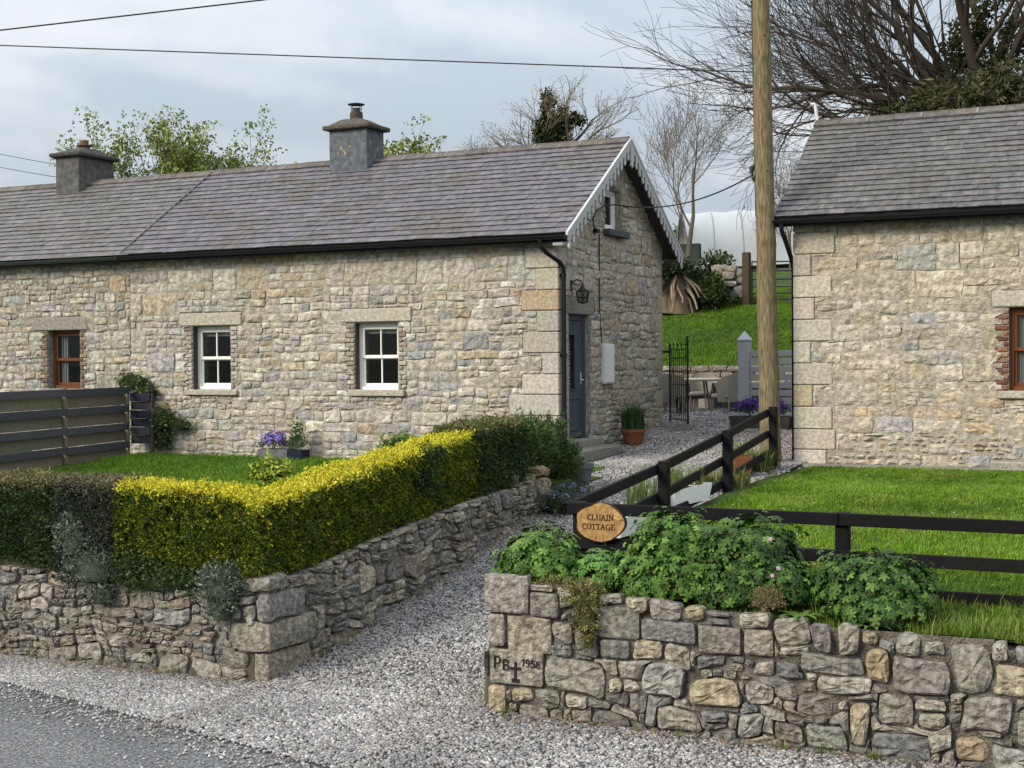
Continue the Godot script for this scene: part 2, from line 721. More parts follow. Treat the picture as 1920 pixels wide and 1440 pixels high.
func ridge(roof: Node, a: Vector3, b: Vector3, pitch: float, col: Color) -> void:
	var L := a.distance_to(b)
	var k := int(round(L / 0.46))
	var d := (b - a) / k
	for i in k:
		var g := Geo.new()
		g.col = vary(col, 0.15)
		var p0 := a + d * (i + 0.008) + Vector3.UP * rf(-0.006, 0.006)
		var p1 := a + d * (i + 0.992) + Vector3.UP * rf(-0.006, 0.006)
		for s in [-1, 1]:
			var dn := Vector3(0, -sin(pitch), s * cos(pitch)) * 0.17
			var up := Vector3(0, cos(pitch), s * sin(pitch)) * 0.018
			var ctr := (p0 + p1) * 0.5 + dn * 0.5 - Vector3.UP * 0.03
			g.quad_out(p0 + up, p1 + up, p1 + up + dn, p0 + up + dn, ctr)
			g.quad_out(p0 + up + dn, p1 + up + dn, p1 + dn - up, p0 + dn - up, ctr)
			g.quad_out(p0 + up, p0 + up + dn, p0 + dn - up, p0 - up, ctr + d)
			g.quad_out(p1 + up, p1 + up + dn, p1 + dn - up, p1 - up, ctr - d)
		g.rod(p0 + Vector3.UP * 0.014, p1 + Vector3.UP * 0.014, 0.022, 6)
		put("ridge_tile", g, M.render, roof)
		if i % 2 == 0:
			var mj := Geo.new()
			mj.col = Color(0.42, 0.40, 0.36)
			for s in [-1, 1]:
				var dn := Vector3(0, -sin(pitch), s * cos(pitch)) * 0.17
				mj.beam(p0 + Vector3.UP * 0.02, p0 + dn + Vector3.UP * 0.012, 0.02, 0.03)
			put("mortar_joint", mj, M.mortar, roof)


func gutter(parent: Node, a: Vector3, b: Vector3, col: Color) -> void:
	var g := Geo.new()
	g.col = col
	var d := (b - a).normalized()
	var r := 0.062
	var prev := Vector3.ZERO
	var previ := Vector3.ZERO
	for k in 9:
		var an := PI + PI * k / 8.0
		var o := Vector3(0, sin(an) * r, -cos(an) * r)
		var oi := o * 0.93
		if k:
			g.quad_out(a + prev, b + prev, b + o, a + o, (a + b) / 2)
			g.quad(a + previ, b + previ, b + oi, a + oi)
			g.quad_out(a + prev, a + o, a + oi, a + previ, b)
		prev = o; previ = oi
	for o in [a, b]:
		g.box(o - d * 0.01 * (1 if o == b else -1) + Vector3(0, -0.028, 0), Vector3(0.02, 0.06, 0.115), Transform3D(), 0.004)
	put("gutter", g, M.plastic, parent)
	var f := Geo.new()
	f.col = col * 0.8
	f.box((a + b) * 0.5 + Vector3(0, -0.03, -0.085), Vector3(absf(b.x - a.x), 0.14, 0.02))
	put("fascia", f, M.paint, parent)


# ---------------------------------------------------------------- windows

# a window in a hole; t maps (right, up, out); size of the opening; recess; kind "sash4", "sash2", "small"
func window_part(parent: Node, t: Transform3D, w: float, h: float, recess: float, kind: String, col: Color) -> void:
	var fw := 0.065
	var fr := Geo.new()
	fr.col = col
	var z := -recess - 0.045
	fr.box(Vector3(fw / 2, h / 2, z), Vector3(fw, h, 0.09), t, 0.006)
	fr.box(Vector3(w - fw / 2, h / 2, z), Vector3(fw, h, 0.09), t, 0.006)
	fr.box(Vector3(w / 2, h - fw / 2, z), Vector3(w - 2 * fw - 0.002, fw, 0.086), t, 0.006)
	fr.box(Vector3(w / 2, 0.03, z + 0.01), Vector3(w - 2 * fw - 0.002, 0.06, 0.11), t, 0.006)
	var win := put("window", fr, M.paint, parent)
	var iw := w - 2 * fw
	var mid := h * 0.5
	var sashes := [[0.06, mid, z - 0.015], [mid - 0.03, h - fw, z + 0.012]] if kind != "small" else [[0.06, h - fw, z]]
	for e in sashes:
		var y0: float = e[0]
		var y1: float = e[1]
		var zz: float = e[2]
		var st := 0.042
		var s := Geo.new()
		s.col = col
		s.box(Vector3(fw + st / 2, (y0 + y1) / 2, zz), Vector3(st, y1 - y0, 0.04), t, 0.005)
		s.box(Vector3(w - fw - st / 2, (y0 + y1) / 2, zz), Vector3(st, y1 - y0, 0.04), t, 0.005)
		s.box(Vector3(w / 2, y0 + 0.028, zz), Vector3(iw - 2 * st - 0.002, 0.056, 0.038), t, 0.005)
		s.box(Vector3(w / 2, y1 - 0.022, zz), Vector3(iw - 2 * st - 0.002, 0.044, 0.038), t, 0.005)
		put("sash", s, M.paint, win)
		if kind == "sash4":
			var bar := Geo.new()
			bar.col = col
			bar.box(Vector3(w / 2, (y0 + y1) / 2, zz), Vector3(0.026, y1 - y0 - 0.1, 0.03), t, 0.004)
			put("glazing_bar", bar, M.paint, win)
		var cuts := [[fw + st, w / 2 - 0.013], [w / 2 + 0.013, w - fw - st]] if kind == "sash4" else [[fw + st, w - fw - st]]
		for c in cuts:
			var p := Geo.new()
			p.quad(t * Vector3(c[0], y0 + 0.05, zz), t * Vector3(c[1], y0 + 0.05, zz), t * Vector3(c[1], y1 - 0.04, zz), t * Vector3(c[0], y1 - 0.04, zz))
			put("pane", p, M.glass, win)
	if kind == "sash4":
		var b := Geo.new()
		b.col = Color(0.30, 0.31, 0.29)
		b.box(Vector3(w / 2, h - fw - 0.06, z - 0.06), Vector3(iw, 0.11, 0.01), t)
		put("roller_blind", b, M.paint, win)
	elif kind == "sash2":
		var b := Geo.new()
		b.col = Color(0.28, 0.33, 0.31)
		for k in 6:
			b.box(Vector3(fw + 0.05 + k * 0.03, h / 2, z - 0.07 + (0.012 if k % 2 else -0.006)), Vector3(0.031, h - 0.15, 0.012), t, 0.005)
		put("curtain", b, M.paint, win)


# ---------------------------------------------------------------- camera, sky, sun

func make_sky() -> void:
	var cam := Camera3D.new()
	cam.name = "camera"
	cam.position = CAM
	cam.rotation = Vector3(-0.017, 0.4476, -0.0067)
	cam.fov = 30.87
	cam.near = 0.1
	cam.far = 900.0
	add_child(cam)
	cam.current = true
	var w := 1024
	var h := 512
	var im := Image.create(w, h, false, Image.FORMAT_RGBF)
	var f1 := FastNoiseLite.new()
	f1.seed = 4
	f1.frequency = 0.55
	f1.fractal_octaves = 6
	f1.fractal_gain = 0.52
	f1.domain_warp_enabled = true
	f1.domain_warp_amplitude = 0.5
	f1.domain_warp_frequency = 0.6
	var f2 := FastNoiseLite.new()
	f2.seed = 9
	f2.frequency = 0.16
	f2.fractal_octaves = 3
	var ground := Color(0.16, 0.17, 0.14)
	for y in h:
		var el := (0.5 - (y + 0.5) / h) * PI
		for x in w:
			if el < -0.02:
				im.set_pixel(x, y, ground)
				continue
			var az := (x + 0.5) / w * TAU
			var d := Vector3(cos(az) * cos(el), sin(el), sin(az) * cos(el))
			var k := 1.0 / (maxf(d.y, 0.0) + 0.13)
			var q := Vector2(d.x, d.z) * k
			var a := f1.get_noise_3d((q.x * 0.9 + q.y * 0.43) * 0.55, (q.y * 0.9 - q.x * 0.43) * 1.5, 0.0)
			var b := f2.get_noise_3d(q.x * 1.4, q.y, 5.0)
			var t := clampf(0.55 + a * 1.5 + b * 0.7, 0.0, 1.0)
			t = t * t * (3.0 - 2.0 * t)
			var c := Color(0.405, 0.468, 0.535).lerp(Color(0.615, 0.645, 0.673), t)
			c = c.lerp(Color(0.60, 0.635, 0.67), clampf(1.0 - d.y * 7.0, 0, 1) * 0.55)
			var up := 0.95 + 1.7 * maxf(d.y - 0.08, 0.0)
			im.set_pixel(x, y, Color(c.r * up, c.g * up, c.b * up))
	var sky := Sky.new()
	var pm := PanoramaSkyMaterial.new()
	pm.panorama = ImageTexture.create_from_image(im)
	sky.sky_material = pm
	var env := Environment.new()
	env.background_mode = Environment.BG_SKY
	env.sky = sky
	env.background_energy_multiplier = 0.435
	env.tonemap_mode = Environment.TONE_MAPPER_LINEAR
	env.tonemap_exposure = 2.82
	env.sdfgi_enabled = true
	env.ssao_enabled = true
	env.ssil_enabled = true
	var we := WorldEnvironment.new()
	we.name = "world_environment"
	we.environment = env
	add_child(we)
	var sun := DirectionalLight3D.new()
	sun.name = "sun"
	sun.light_energy = 0.48
	sun.light_color = Color(1.0, 0.955, 0.88)
	sun.light_angular_distance = 24.0
	sun.shadow_enabled = true
	sun.look_at_from_position(Vector3(-8.5, 9.2, 13.5), Vector3.ZERO)
	add_child(sun)


# ---------------------------------------------------------------- ground

var lane_keys := [[-12.0, 0.14], [-8.0, 0.12], [-5.0, 0.05], [-3.0, -0.12], [-1.8, -0.29], [0.0, -0.36], [2.0, -0.48], [4.3, -0.68], [5.75, -0.95], [7.05, -1.18], [8.17, -1.38], [9.4, -1.55], [10.3, -1.62], [40.0, -1.62]]
var bank_keys := [[-150.0, 12.0], [-60.0, 7.2], [-38.0, 5.25], [-22.0, 3.35], [-17.2, 2.86], [-15.5, 2.45], [-12.3, 1.06], [-12.05, 1.0], [-11.9, 0.05], [-6.0, 0.0]]


func lane_y(z: float) -> float:
	return lerp_keys(lane_keys, z)


func lawn_y(z: float) -> float:   # right-hand lawn
	return lerp_keys([[-1.3, -0.37], [3.0, -0.42], [8.5, -0.70], [10.1, -0.72]], z)


func garden_y(z: float) -> float:   # left-hand garden
	return lerp_keys([[0.0, -0.40], [4.0, -0.47], [9.9, -0.62]], z)


func ground_y(x: float, z: float) -> float:
	if z < -11.8:
		return lerp_keys(bank_keys, z) - 0.05
	if z < -6.0:
		return lane_y(z) - 0.06
	if z > 9.95:
		return -1.69
	if x < 1.3:
		return lerpf(garden_y(maxf(z, 0)), -0.2, clampf(-z / 5.0, 0, 1)) - 0.08
	if x > 3.7:
		return lawn_y(z) - 0.07
	return lane_y(z) - 0.07


func make_ground() -> void:
	var g := Geo.new()
	g.col = Color(0.12, 0.11, 0.08)
	var xs := [-300.0, -120.0, -60.0, -30.0, -18.0, -12.0, -6.0, -2.0, 1.28, 1.36, 2.5, 3.62, 3.72, 6.0, 9.0, 14.0, 25.0, 60.0, 120.0, 300.0]
	var zs := [400.0, 150.0, 60.0, 30.0, 16.0, 10.02, 9.85, 9.0, 8.0, 7.0, 5.75, 4.3, 2.0, 0.0, -2.0, -5.0, -8.0, -11.7, -11.95, -12.3, -15.5, -17.2, -22.0, -38.0, -60.0, -150.0, -400.0]
	var rows := []
	for z in zs:
		var r := []
		for x in xs:
			r.append(Vector3(x, ground_y(x, z), z))
		rows.append(r)
	g.sheet(rows)
	struct(put("ground", g, M.soil))
	# road: its near kerbless edge runs at a slight angle to the cottages
	g = Geo.new()
	g.col = Color(0.215, 0.222, 0.232)
	rows = []
	for i in 26:
		var r := []
		for j in 60:
			var x := -30.0 + j * 1.2
			var e := 11.1 + (x - 0.1) * 0.245 + wob.get_noise_2d(x * 60, 3) * 0.12
			var d := i * 0.45
			r.push_front(Vector3(x, -1.63 + 0.03 * sin(clampf(d / 5.0, 0, 1) * PI * 0.5) - 0.012 * absf(wob.get_noise_2d(x * 30, d * 30)), e + d))
		rows.append(r)
	rows.reverse()
	for r in rows:
		r.reverse()
	g.sheet(rows)
	struct(put("road", g, M.asphalt))
	# gravel: lane and verge
	g = Geo.new()
	g.col = Color(0.185, 0.18, 0.185)
	rows = []
	var z := 10.3
	while z > -11.9:
		var r := []
		var lo := 1.3 if z > 4.2 else (0.0 if z > -5.0 else -6.0)
		for j in 24:
			var x := lerpf(lo, 3.75 if z > -1.0 else 3.6, j / 23.0)
			r.append(Vector3(x, lane_y(z) + wob.get_noise_2d(x * 60, z * 60) * 0.02, z))
		rows.append(r)
		z -= 0.3
	g.sheet(rows)
	struct(put("gravel_lane", g, M.gravel_bed))
	g = Geo.new()
	g.col = Color(0.20, 0.195, 0.195)
	rows = []
	for i in 12:
		var r := []
		for j in 70:
			var x := -20.0 + j * 0.5
			var e := minf(11.5 + (x - 0.1) * 0.245, 15.0)
			var t := i / 11.0
			r.append(Vector3(x, -1.62 + wob.get_noise_2d(x * 60, t * 90) * 0.008 - t * t * 0.016, lerpf(9.9, maxf(e, 9.95), t)))
		rows.push_front(r)
	g.sheet(rows)
	struct(put("gravel_verge", g, M.gravel_bed))
	# lawns
	g = Geo.new()
	g.col = Color(0.055, 0.10, 0.018)
	rows = []
	for i in 20:
		var r := []
		var zz := lerpf(9.95, -0.9, i / 19.0)
		for j in 14:
			r.append(Vector3(lerpf(3.7, 16.0, j / 13.0), lawn_y(zz) + wob.get_noise_2d(j * 60, zz * 50) * 0.015, zz))
		rows.append(r)
	g.sheet(rows)
	struct(put("lawn", g, M.turf))
	g = Geo.new()
	g.col = Color(0.055, 0.10, 0.018)
	rows = []
	for i in 20:
		var r := []
		var zz := lerpf(9.4, 0.02, i / 19.0)
		for j in 14:
			r.append(Vector3(lerpf(-14.0, 1.34, j / 13.0), garden_y(zz) + wob.get_noise_2d(j * 60, zz * 50) * 0.015, zz))
		rows.append(r)
	g.sheet(rows)
	struct(put("lawn", g, M.turf))
	# rear bank and field
	g = Geo.new()
	g.col = Color(0.05, 0.10, 0.016)
	rows = []
	for i in 44:
		var zz := lerpf(-12.25, -24.0, i / 30.0) if i < 30 else lerpf(-24.0, -140.0, (i - 30) / 13.0)
		var r := []
		for j in 40:
			var x := lerpf(-60.0, 60.0, j / 39.0)
			r.append(Vector3(x, lerp_keys(bank_keys, zz) + wob.get_noise_2d(x * 20, zz * 20) * 0.06, zz))
		rows.append(r)
	g.sheet(rows)
	struct(put("field", g, M.turf))
	# path slab in front of the right-hand cottage
	g = Geo.new()
	g.col = Color(0.30, 0.28, 0.25)
	g.box(Vector3(7.2, -0.40, -1.02), Vector3(7.9, 0.12, 0.5), Transform3D(), 0.015)
	struct(put("path", g, M.dressed))


# ---------------------------------------------------------------- cottages

func slab_in(g: Geo, t: Transform3D, outline: PackedVector2Array, thick: float, holes: Array) -> void:
	var us := []
	var bb := Rect2(outline[0], Vector2.ZERO)
	for p in outline:
		bb = bb.expand(p)
	us = [bb.position.x, bb.end.x]
	for r: Rect2 in holes:
		us.append(clampf(r.position.x, bb.position.x, bb.end.x)); us.append(clampf(r.end.x, bb.position.x, bb.end.x))
	us.sort()
	for i in us.size() - 1:
		var a: float = us[i]
		var b: float = us[i + 1]
		if b - a < 0.001:
			continue
		var ys := [bb.position.y]
		for r: Rect2 in holes:
			if r.position.x < (a + b) / 2 and r.end.x > (a + b) / 2:
				ys.append(r.position.y); ys.append(r.end.y)
		ys.append(bb.end.y)
		for k in range(0, ys.size(), 2):
			if ys[k + 1] - ys[k] < 0.002:
				continue
			for poly in Geometry2D.intersect_polygons(rect_poly(Rect2(a, ys[k], b - a, ys[k + 1] - ys[k])), outline):
				g.prism(poly, t, -thick, 0.0)


func piece(parent: Node, called: String, o: Vector3, s: Vector3, col: Color, m: String, ch := 0.01, t := Transform3D()) -> MeshInstance3D:
	var g := Geo.new()
	g.col = col
	g.box(o, s, t, ch)
	return put(called, g, M[m], parent)


func roof_part(root: Node, x0: float, x1: float, zf: float, ye: float, yr: float, cols: Array, most: int, mossy: float, over := 0.28) -> Node:
	var half := 2.5 + over
	var pitch := atan2(yr - ye, half)
	var run := half / cos(pitch)
	var t := Transform3D(Basis(Vector3.RIGHT, Vector3(0, sin(pitch), -cos(pitch)), Vector3(0, cos(pitch), sin(pitch))), Vector3(x0, ye, zf + over))
	var g := Geo.new()
	g.col = Color(0.09, 0.085, 0.085)
	g.box(Vector3((x1 - x0) / 2, run / 2 - 0.03, -0.04), Vector3(x1 - x0 - 0.01, run - 0.06, 0.07), t)
	var tb := Transform3D(Basis(Vector3.LEFT, Vector3(0, sin(pitch), cos(pitch)), Vector3(0, cos(pitch), -sin(pitch))), Vector3(x1, ye, zf - 5.0 - over))
	g.box(Vector3((x1 - x0) / 2, run / 2 - 0.03, -0.04), Vector3(x1 - x0 - 0.01, run - 0.06, 0.07), tb)
	var roof := put("roof", g, M.slate, root)
	slates(roof, t, x1 - x0, run, cols, most, mossy)
	g = Geo.new()
	g.col = Color(0.11, 0.105, 0.11)
	var y := 0.0
	while y < run - 0.1:
		g.box(Vector3((x1 - x0) / 2, y + 0.1, 0.012), Vector3(x1 - x0, 0.2, 0.02), tb)
		y += 0.21
	put("rear_slates", g, M.slate, roof)
	ridge(roof, Vector3(x0, yr + 0.03, zf - 2.5), Vector3(x1, yr + 0.03, zf - 2.5), pitch, Color(0.17, 0.155, 0.145))
	return roof


func bricks(root: Node, holes: Array, t: Transform3D, u: float, v0: float, v1: float, side: int, cols: Array) -> void:
	var y := v0
	var i := 0
	while y < v1 - 0.03:
		var hh := minf(0.072, v1 - y - 0.008)
		var w: float = [0.085, 0.165][i % 2] + rf(-0.012, 0.012)
		var g := Geo.new()
		g.col = vary(cols[rng.randi() % cols.size()], 0.25)
		var a := u if side > 0 else u - w
		g.box(Vector3(a + w / 2 + side * 0.003, y + hh / 2, -0.035 + rf(-0.006, 0.006)), Vector3(w - 0.012, hh - 0.01, 0.12), t, 0.008)
		put("brick", g, M.clay, root)
		holes.append(rect_poly(Rect2(a - 0.004, y, w + 0.008, hh + 0.006)))
		y += 0.08
		i += 1


func shell(root: Node, x0: float, x1: float, zf: float, yb: float, ye: float, yr: float, holes: Array, col: Color) -> Array:
	# front wall (with holes), rear wall, ceiling; returns [front wall part, its transform]
	var t := Transform3D(Basis(), Vector3(x0, yb, zf))
	var g := Geo.new()
	g.col = col
	var top := ye + 0.14
	slab_in(g, t, rect_poly(Rect2(0, 0, x1 - x0, top - yb)), 0.45, holes)
	var front := put("front_wall", g, M.mortar, root)
	g = Geo.new()
	g.col = col
	g.box(Vector3((x0 + x1) / 2, (yb + top) / 2, zf - 4.775), Vector3(x1 - x0, top - yb, 0.45))
	put("rear_wall", g, M.mortar, root)
	g = Geo.new()
	g.col = Color(0.5, 0.48, 0.44)
	g.box(Vector3((x0 + x1) / 2, yb + 2.95, zf - 2.5), Vector3(x1 - x0 - 0.92, 0.08, 4.08))
	put("ceiling", g, M.render, root)
	g = Geo.new()
	g.col = Color(0.12, 0.1, 0.08)
	g.box(Vector3((x0 + x1) / 2, yb + 0.3, zf - 2.5), Vector3(x1 - x0 - 0.92, 0.1, 4.08))
	put("floor", g, M.render, root)
	return [front, t]


func gable(root: Node, called: String, x: float, sgn: int, zf: float, yb: float, ye: float, yr: float, holes: Array, col: Color) -> Array:
	# sgn +1 faces +x. u runs to the right as seen from outside, from the front corner for +1 and from the rear one for -1
	var t := Transform3D(Basis(Vector3(0, 0, -1), Vector3.UP, Vector3.RIGHT), Vector3(x, yb, zf)) if sgn > 0 else Transform3D(Basis(Vector3(0, 0, 1), Vector3.UP, Vector3.LEFT), Vector3(x, yb, zf - 5.0))
	var eh := ye + 0.12 - yb
	var rh := yr - 0.06 - yb
	var out := PackedVector2Array([Vector2(0.453, 0), Vector2(4.547, 0), Vector2(4.547, eh + 0.28), Vector2(2.5, rh), Vector2(0.453, eh + 0.28)])
	var g := Geo.new()
	g.col = col
	slab_in(g, t, out, 0.45, holes)
	var w := put(called, g, M.mortar, root)
	return [w, t, PackedVector2Array([Vector2(0, 0), Vector2(5, 0), Vector2(5, eh), Vector2(2.5, rh), Vector2(0, eh)])]


func chimney(root: Node, o: Vector3, s: Vector3, col: Color, capcol: Color, cowl: bool) -> void:
	var g := Geo.new()
	g.col = col
	g.box(o + Vector3(0, s.y / 2, 0), s, Transform3D(), 0.012)
	var st := put("chimney", g, M.render, root)
	g = Geo.new()
	g.col = capcol
	var top := o + Vector3(0, s.y, 0)
	g.box(top + Vector3(0, 0.045, 0), Vector3(s.x + 0.2, 0.085, s.z + 0.2), Transform3D(), 0.02)
	put("chimney_cap", g, M.mortar, st)
	g = Geo.new()
	g.col = capcol * 1.05
	var b := top + Vector3(0, 0.086, 0)
	var k := [Vector3(s.x * 0.54, 0, s.z * 0.54), Vector3(0.2, 0.13, 0.2)]
	for i in 4:
		var c0 := Vector3([1, 1, -1, -1][i], 1, [-1, 1, 1, -1][i])
		var c1 := Vector3([1, -1, -1, 1][i], 1, [1, 1, -1, -1][i])
		g.quad_out(b + k[0] * c0, b + k[0] * c1, b + k[1] * c1, b + k[1] * c0, b)
	g.quad(b + Vector3(-0.2, 0.13, -0.2), b + Vector3(-0.2, 0.13, 0.2), b + Vector3(0.2, 0.13, 0.2), b + Vector3(0.2, 0.13, -0.2))
	put("flaunching", g, M.mortar, st)
	g = Geo.new()
	if cowl:
		g.col = Color(0.09, 0.07, 0.06)
		g.lathe(PackedVector2Array([Vector2(0.13, 0.1), Vector2(0.12, 0.28), Vector2(0.1, 0.28), Vector2(0.1, 0.2)]), b, 14)
		put("chimney_pot", g, M.clay, st)
		g = Geo.new()
		g.col = Color(0.05, 0.05, 0.055)
		for i in 4:
			var an := i * TAU / 4 + 0.4
			g.rod(b + Vector3(cos(an) * 0.11, 0.26, sin(an) * 0.11), b + Vector3(cos(an) * 0.12, 0.43, sin(an) * 0.12), 0.008)
		g.lathe(PackedVector2Array([Vector2(0.07, 0.2), Vector2(0.08, 0.36), Vector2(0.01, 0.37)]), b, 12)
		g.lathe(PackedVector2Array([Vector2(0.165, 0.425), Vector2(0.165, 0.435), Vector2(0.06, 0.46), Vector2(0.0, 0.465)]), b, 14)
		put("cowl", g, M.iron, st)
	else:
		g.col = Color(0.20, 0.12, 0.085)
		g.lathe(PackedVector2Array([Vector2(0.13, 0.05), Vector2(0.115, 0.2), Vector2(0.17, 0.205), Vector2(0.17, 0.225), Vector2(0.08, 0.24), Vector2(0.09, 0.32), Vector2(0.05, 0.34), Vector2(0.0, 0.34)]), b, 14)
		put("chimney_pot", g, M.clay, st)
	g = Geo.new()
	g.col = Color(0.28, 0.29, 0.31)
	g.box(o + Vector3(0, s.y * 0.2, s.z / 2 + 0.03), Vector3(s.x + 0.1, 0.03, 0.1), Transform3D(Basis(Vector3.RIGHT, 0.0), Vector3.ZERO), 0.004)
	put("flashing", g, M.render, st)


func quoin(list: Array, root: Node, hf: Array, hg: Array, x: float, zf: float, y0: float, y1: float, lf: float, lg: float, col: Color, fo: float, yb: float, sgn := 1) -> void:
	var g := Geo.new()
	g.col = col
	var a := 0.03
	g.box(Vector3(x - sgn * (lf - a) / 2, (y0 + y1) / 2, zf - (lg - a) / 2), Vector3(lf + a, y1 - y0 - 0.012, lg + a), Transform3D(), 0.012)
	put("quoin", g, M.dressed, root)
	if sgn > 0:
		hf.append(rect_poly(Rect2(fo - lf - 0.008, y0 - yb, lf + 0.1, y1 - y0)))
		hg.append(rect_poly(Rect2(-0.1, y0 - yb, lg + 0.108, y1 - y0)))
	else:
		hf.append(rect_poly(Rect2(-0.1, y0 - yb, lf + 0.108, y1 - y0)))


func lintel_and_sill(root: Node, hf: Array, fo: Vector3, lx0: float, lx1: float, ly0: float, ly1: float, sx0: float, sx1: float, sy0: float, sy1: float, col: Color) -> void:
	piece(root, "lintel", Vector3((lx0 + lx1) / 2, (ly0 + ly1) / 2, fo.z - 0.075), Vector3(lx1 - lx0, ly1 - ly0, 0.23), col * 1.0, "dressed", 0.015)
	hf.append(rect_poly(Rect2(lx0 - fo.x - 0.008, ly0 - fo.y, lx1 - lx0 + 0.016, ly1 - ly0 + 0.01)))
	piece(root, "sill", Vector3((sx0 + sx1) / 2, (sy0 + sy1) / 2, fo.z - 0.06), Vector3(sx1 - sx0, sy1 - sy0, 0.28), col * 0.95, "dressed", 0.012)
	hf.append(rect_poly(Rect2(sx0 - fo.x - 0.006, sy0 - fo.y - 0.01, sx1 - sx0 + 0.012, sy1 - sy0 + 0.02)))


func make_left_cottage() -> void:
	var root := thing("stone_cottage", "stone cottage with white sash windows, blue door and scalloped bargeboards on its gable", "cottage")
	var x0 := -8.7
	var yb := -0.85
	var ye := 3.30
	var yr := 5.13
	var mort := Color(0.50, 0.47, 0.405)
	var wins := [[-7.27, -6.42], [-3.80, -2.94]]
	var holes := []
	for w in wins:
		holes.append(Rect2(w[0] - x0, 0.80 - yb, w[1] - w[0], 1.15))
	var fr: Array = shell(root, x0, 0.0, 0.0, yb, ye, yr, holes, mort)
	var ft: Transform3D = fr[1]
	var door := Rect2(0.36, -0.02 - yb, 0.98, 2.07)
	var gw := Rect2(2.06, 3.56 - yb, 0.76, 0.72)
	var ga: Array = gable(root, "gable_wall", 0.0, 1, 0.0, yb, ye, yr, [door, gw], mort)
	var gt: Transform3D = ga[1]
	var hf := []
	var hg := [rect_poly(door.grow(0.014)), rect_poly(gw.grow(0.014))]
	for h in holes:
		hf.append(rect_poly(h.grow(0.014)))
	var list := []
	var dressed := Color(0.48, 0.45, 0.38)
	# quoins up the front corner: heights from the photograph's joints, long and short by turns
	var ys := [-0.62, -0.28, 0.06, 0.40, 0.74, 1.07, 1.41, 1.75, 2.09, 2.42, 2.77, 3.11, 3.42]
	var lf := [0.5, 0.42, 0.6, 0.85, 0.62, 0.26, 0.6, 0.35, 0.62, 0.36, 0.55, 0.3, 0.0]
	for i in 12:
		var c := vary(dressed, 0.14)
		if i == 8:
			c = Color(0.45, 0.36, 0.25)
		quoin(list, root, hf, hg, 0.0, 0.0, ys[i], ys[i + 1], lf[i], [0.28, 0.5][i % 2] if i > 7 or i < 1 else 0.26, c, 8.7, yb)
	for i in 10:
		var l: float = [0.42, 0.26][i % 2]
		var p := rect_poly(Rect2(5.0 - l, 0.5 + i * 0.36, l, 0.35))
		hg.append(p)
		add_stone(list, rounded(Geometry2D.offset_polygon(p, -0.006)[0], 0.01), gt, vary(dressed * 0.92, 0.1), ga[0], {"bulge": 0.01, "rough": 0.006, "mat": "dressed"}, "quoin")
	lintel_and_sill(root, hf, Vector3(x0, yb, 0), -7.56, -6.16, 1.96, 2.19, -7.42, -6.25, 0.70, 0.80, dressed)
	lintel_and_sill(root, hf, Vector3(x0, yb, 0), -4.06, -2.67, 1.965, 2.19, -3.90, -2.80, 0.70, 0.81, dressed * 1.02)
	var bc := [Color(0.38, 0.31, 0.255), Color(0.48, 0.44, 0.375), Color(0.30, 0.24, 0.205), Color(0.52, 0.48, 0.41), Color(0.45, 0.41, 0.35)]
	for w in wins:
		bricks(root, hf, ft, w[0] - x0, 0.82 - yb, 1.95 - yb, -1, bc)
		bricks(root, hf, ft, w[1] - x0, 0.82 - yb, 1.95 - yb, 1, bc)
		piece(root, "reveal", Vector3(w[0] + 0.006, 1.375, -0.075), Vector3(0.012, 1.14, 0.13), Color(0.13, 0.105, 0.09), "timber", 0.0)
		window_part(root, Transform3D(Basis(), Vector3(w[0], 0.80, 0.0)), w[1] - w[0], 1.15, 0.13, "sash4", Color(0.74, 0.74, 0.71))
	# front rubble: squarer blocks in the upper part, small rubble below
	var o := {"pal": "pale", "warp": 0.055, "jit": 0.13, "round": 0.035, "rough": 0.018, "bulge": 0.014, "joint": 0.009, "bevel": 0.022, "proud": 0.022, "rings": 2}
	var full := rect_poly(Rect2(0, 0, 8.7, 4.25))
	lay(list, rubble(8.7, 2.62 - yb, 0.22, 0.44, 0.22, 0.36), ft, fr[0], Geometry2D.intersect_polygons(full, rect_poly(Rect2(0, 0, 8.7, 2.58 - yb)))[0], hf, o)
	var up := []
	for r in rubble(8.7, 3.46 - 2.6, 0.29, 0.44, 0.55, 0.10):
		up.append(Rect2(r.position + Vector2(0, 2.58 - yb), r.size))
	var o2 := o.duplicate()
	o2.warp = 0.03; o2.jit = 0.06; o2.rough = 0.01; o2.proud = 0.012
	lay(list, up, ft, fr[0], rect_poly(Rect2(0, 2.585 - yb, 8.7, 0.86)), hf, o2)
	# gable
	hg.append(rect_poly(Rect2(0.27, 2.045 - yb, 1.26, 0.28)))
	piece(root, "door_lintel", Vector3(-0.09, 2.187, -0.9), Vector3(0.215, 0.27, 1.24), Color(0.27, 0.26, 0.24), "dressed", 0.01)
	hg.append(rect_poly(Rect2(1.95, 3.44 - yb, 1.05, 0.13)))
	piece(root, "sill", Vector3(0.0, 3.50, -2.46), Vector3(0.26, 0.11, 0.98), Color(0.10, 0.115, 0.11), "dressed", 0.01)
	var og := o.duplicate()
	og.off = Vector2(30, 7); og.jit = 0.11
	lay(list, rubble(5.0, 6.2, 0.26, 0.42, 0.25, 0.34), gt, ga[0], ga[2], hg, og)
	lay_down(list, root, 300)
	pointing(fr[0], ft, Rect2(0, 0, 8.66, 4.2), full, hf, mort, 0.03, 0.006)
	pointing(ga[0], gt, Rect2(0.04, 0, 4.9, 5.9), ga[2], hg, mort, 0.028, 0.008)
	# gable window, door
	window_part(root, Transform3D(gt.basis, gt * Vector3(gw.position.x, gw.position.y, 0)), gw.size.x, gw.size.y, 0.11, "small", Color(0.76, 0.77, 0.78))
	var dt := Transform3D(gt.basis, gt * Vector3(door.position.x, door.position.y, -0.10))
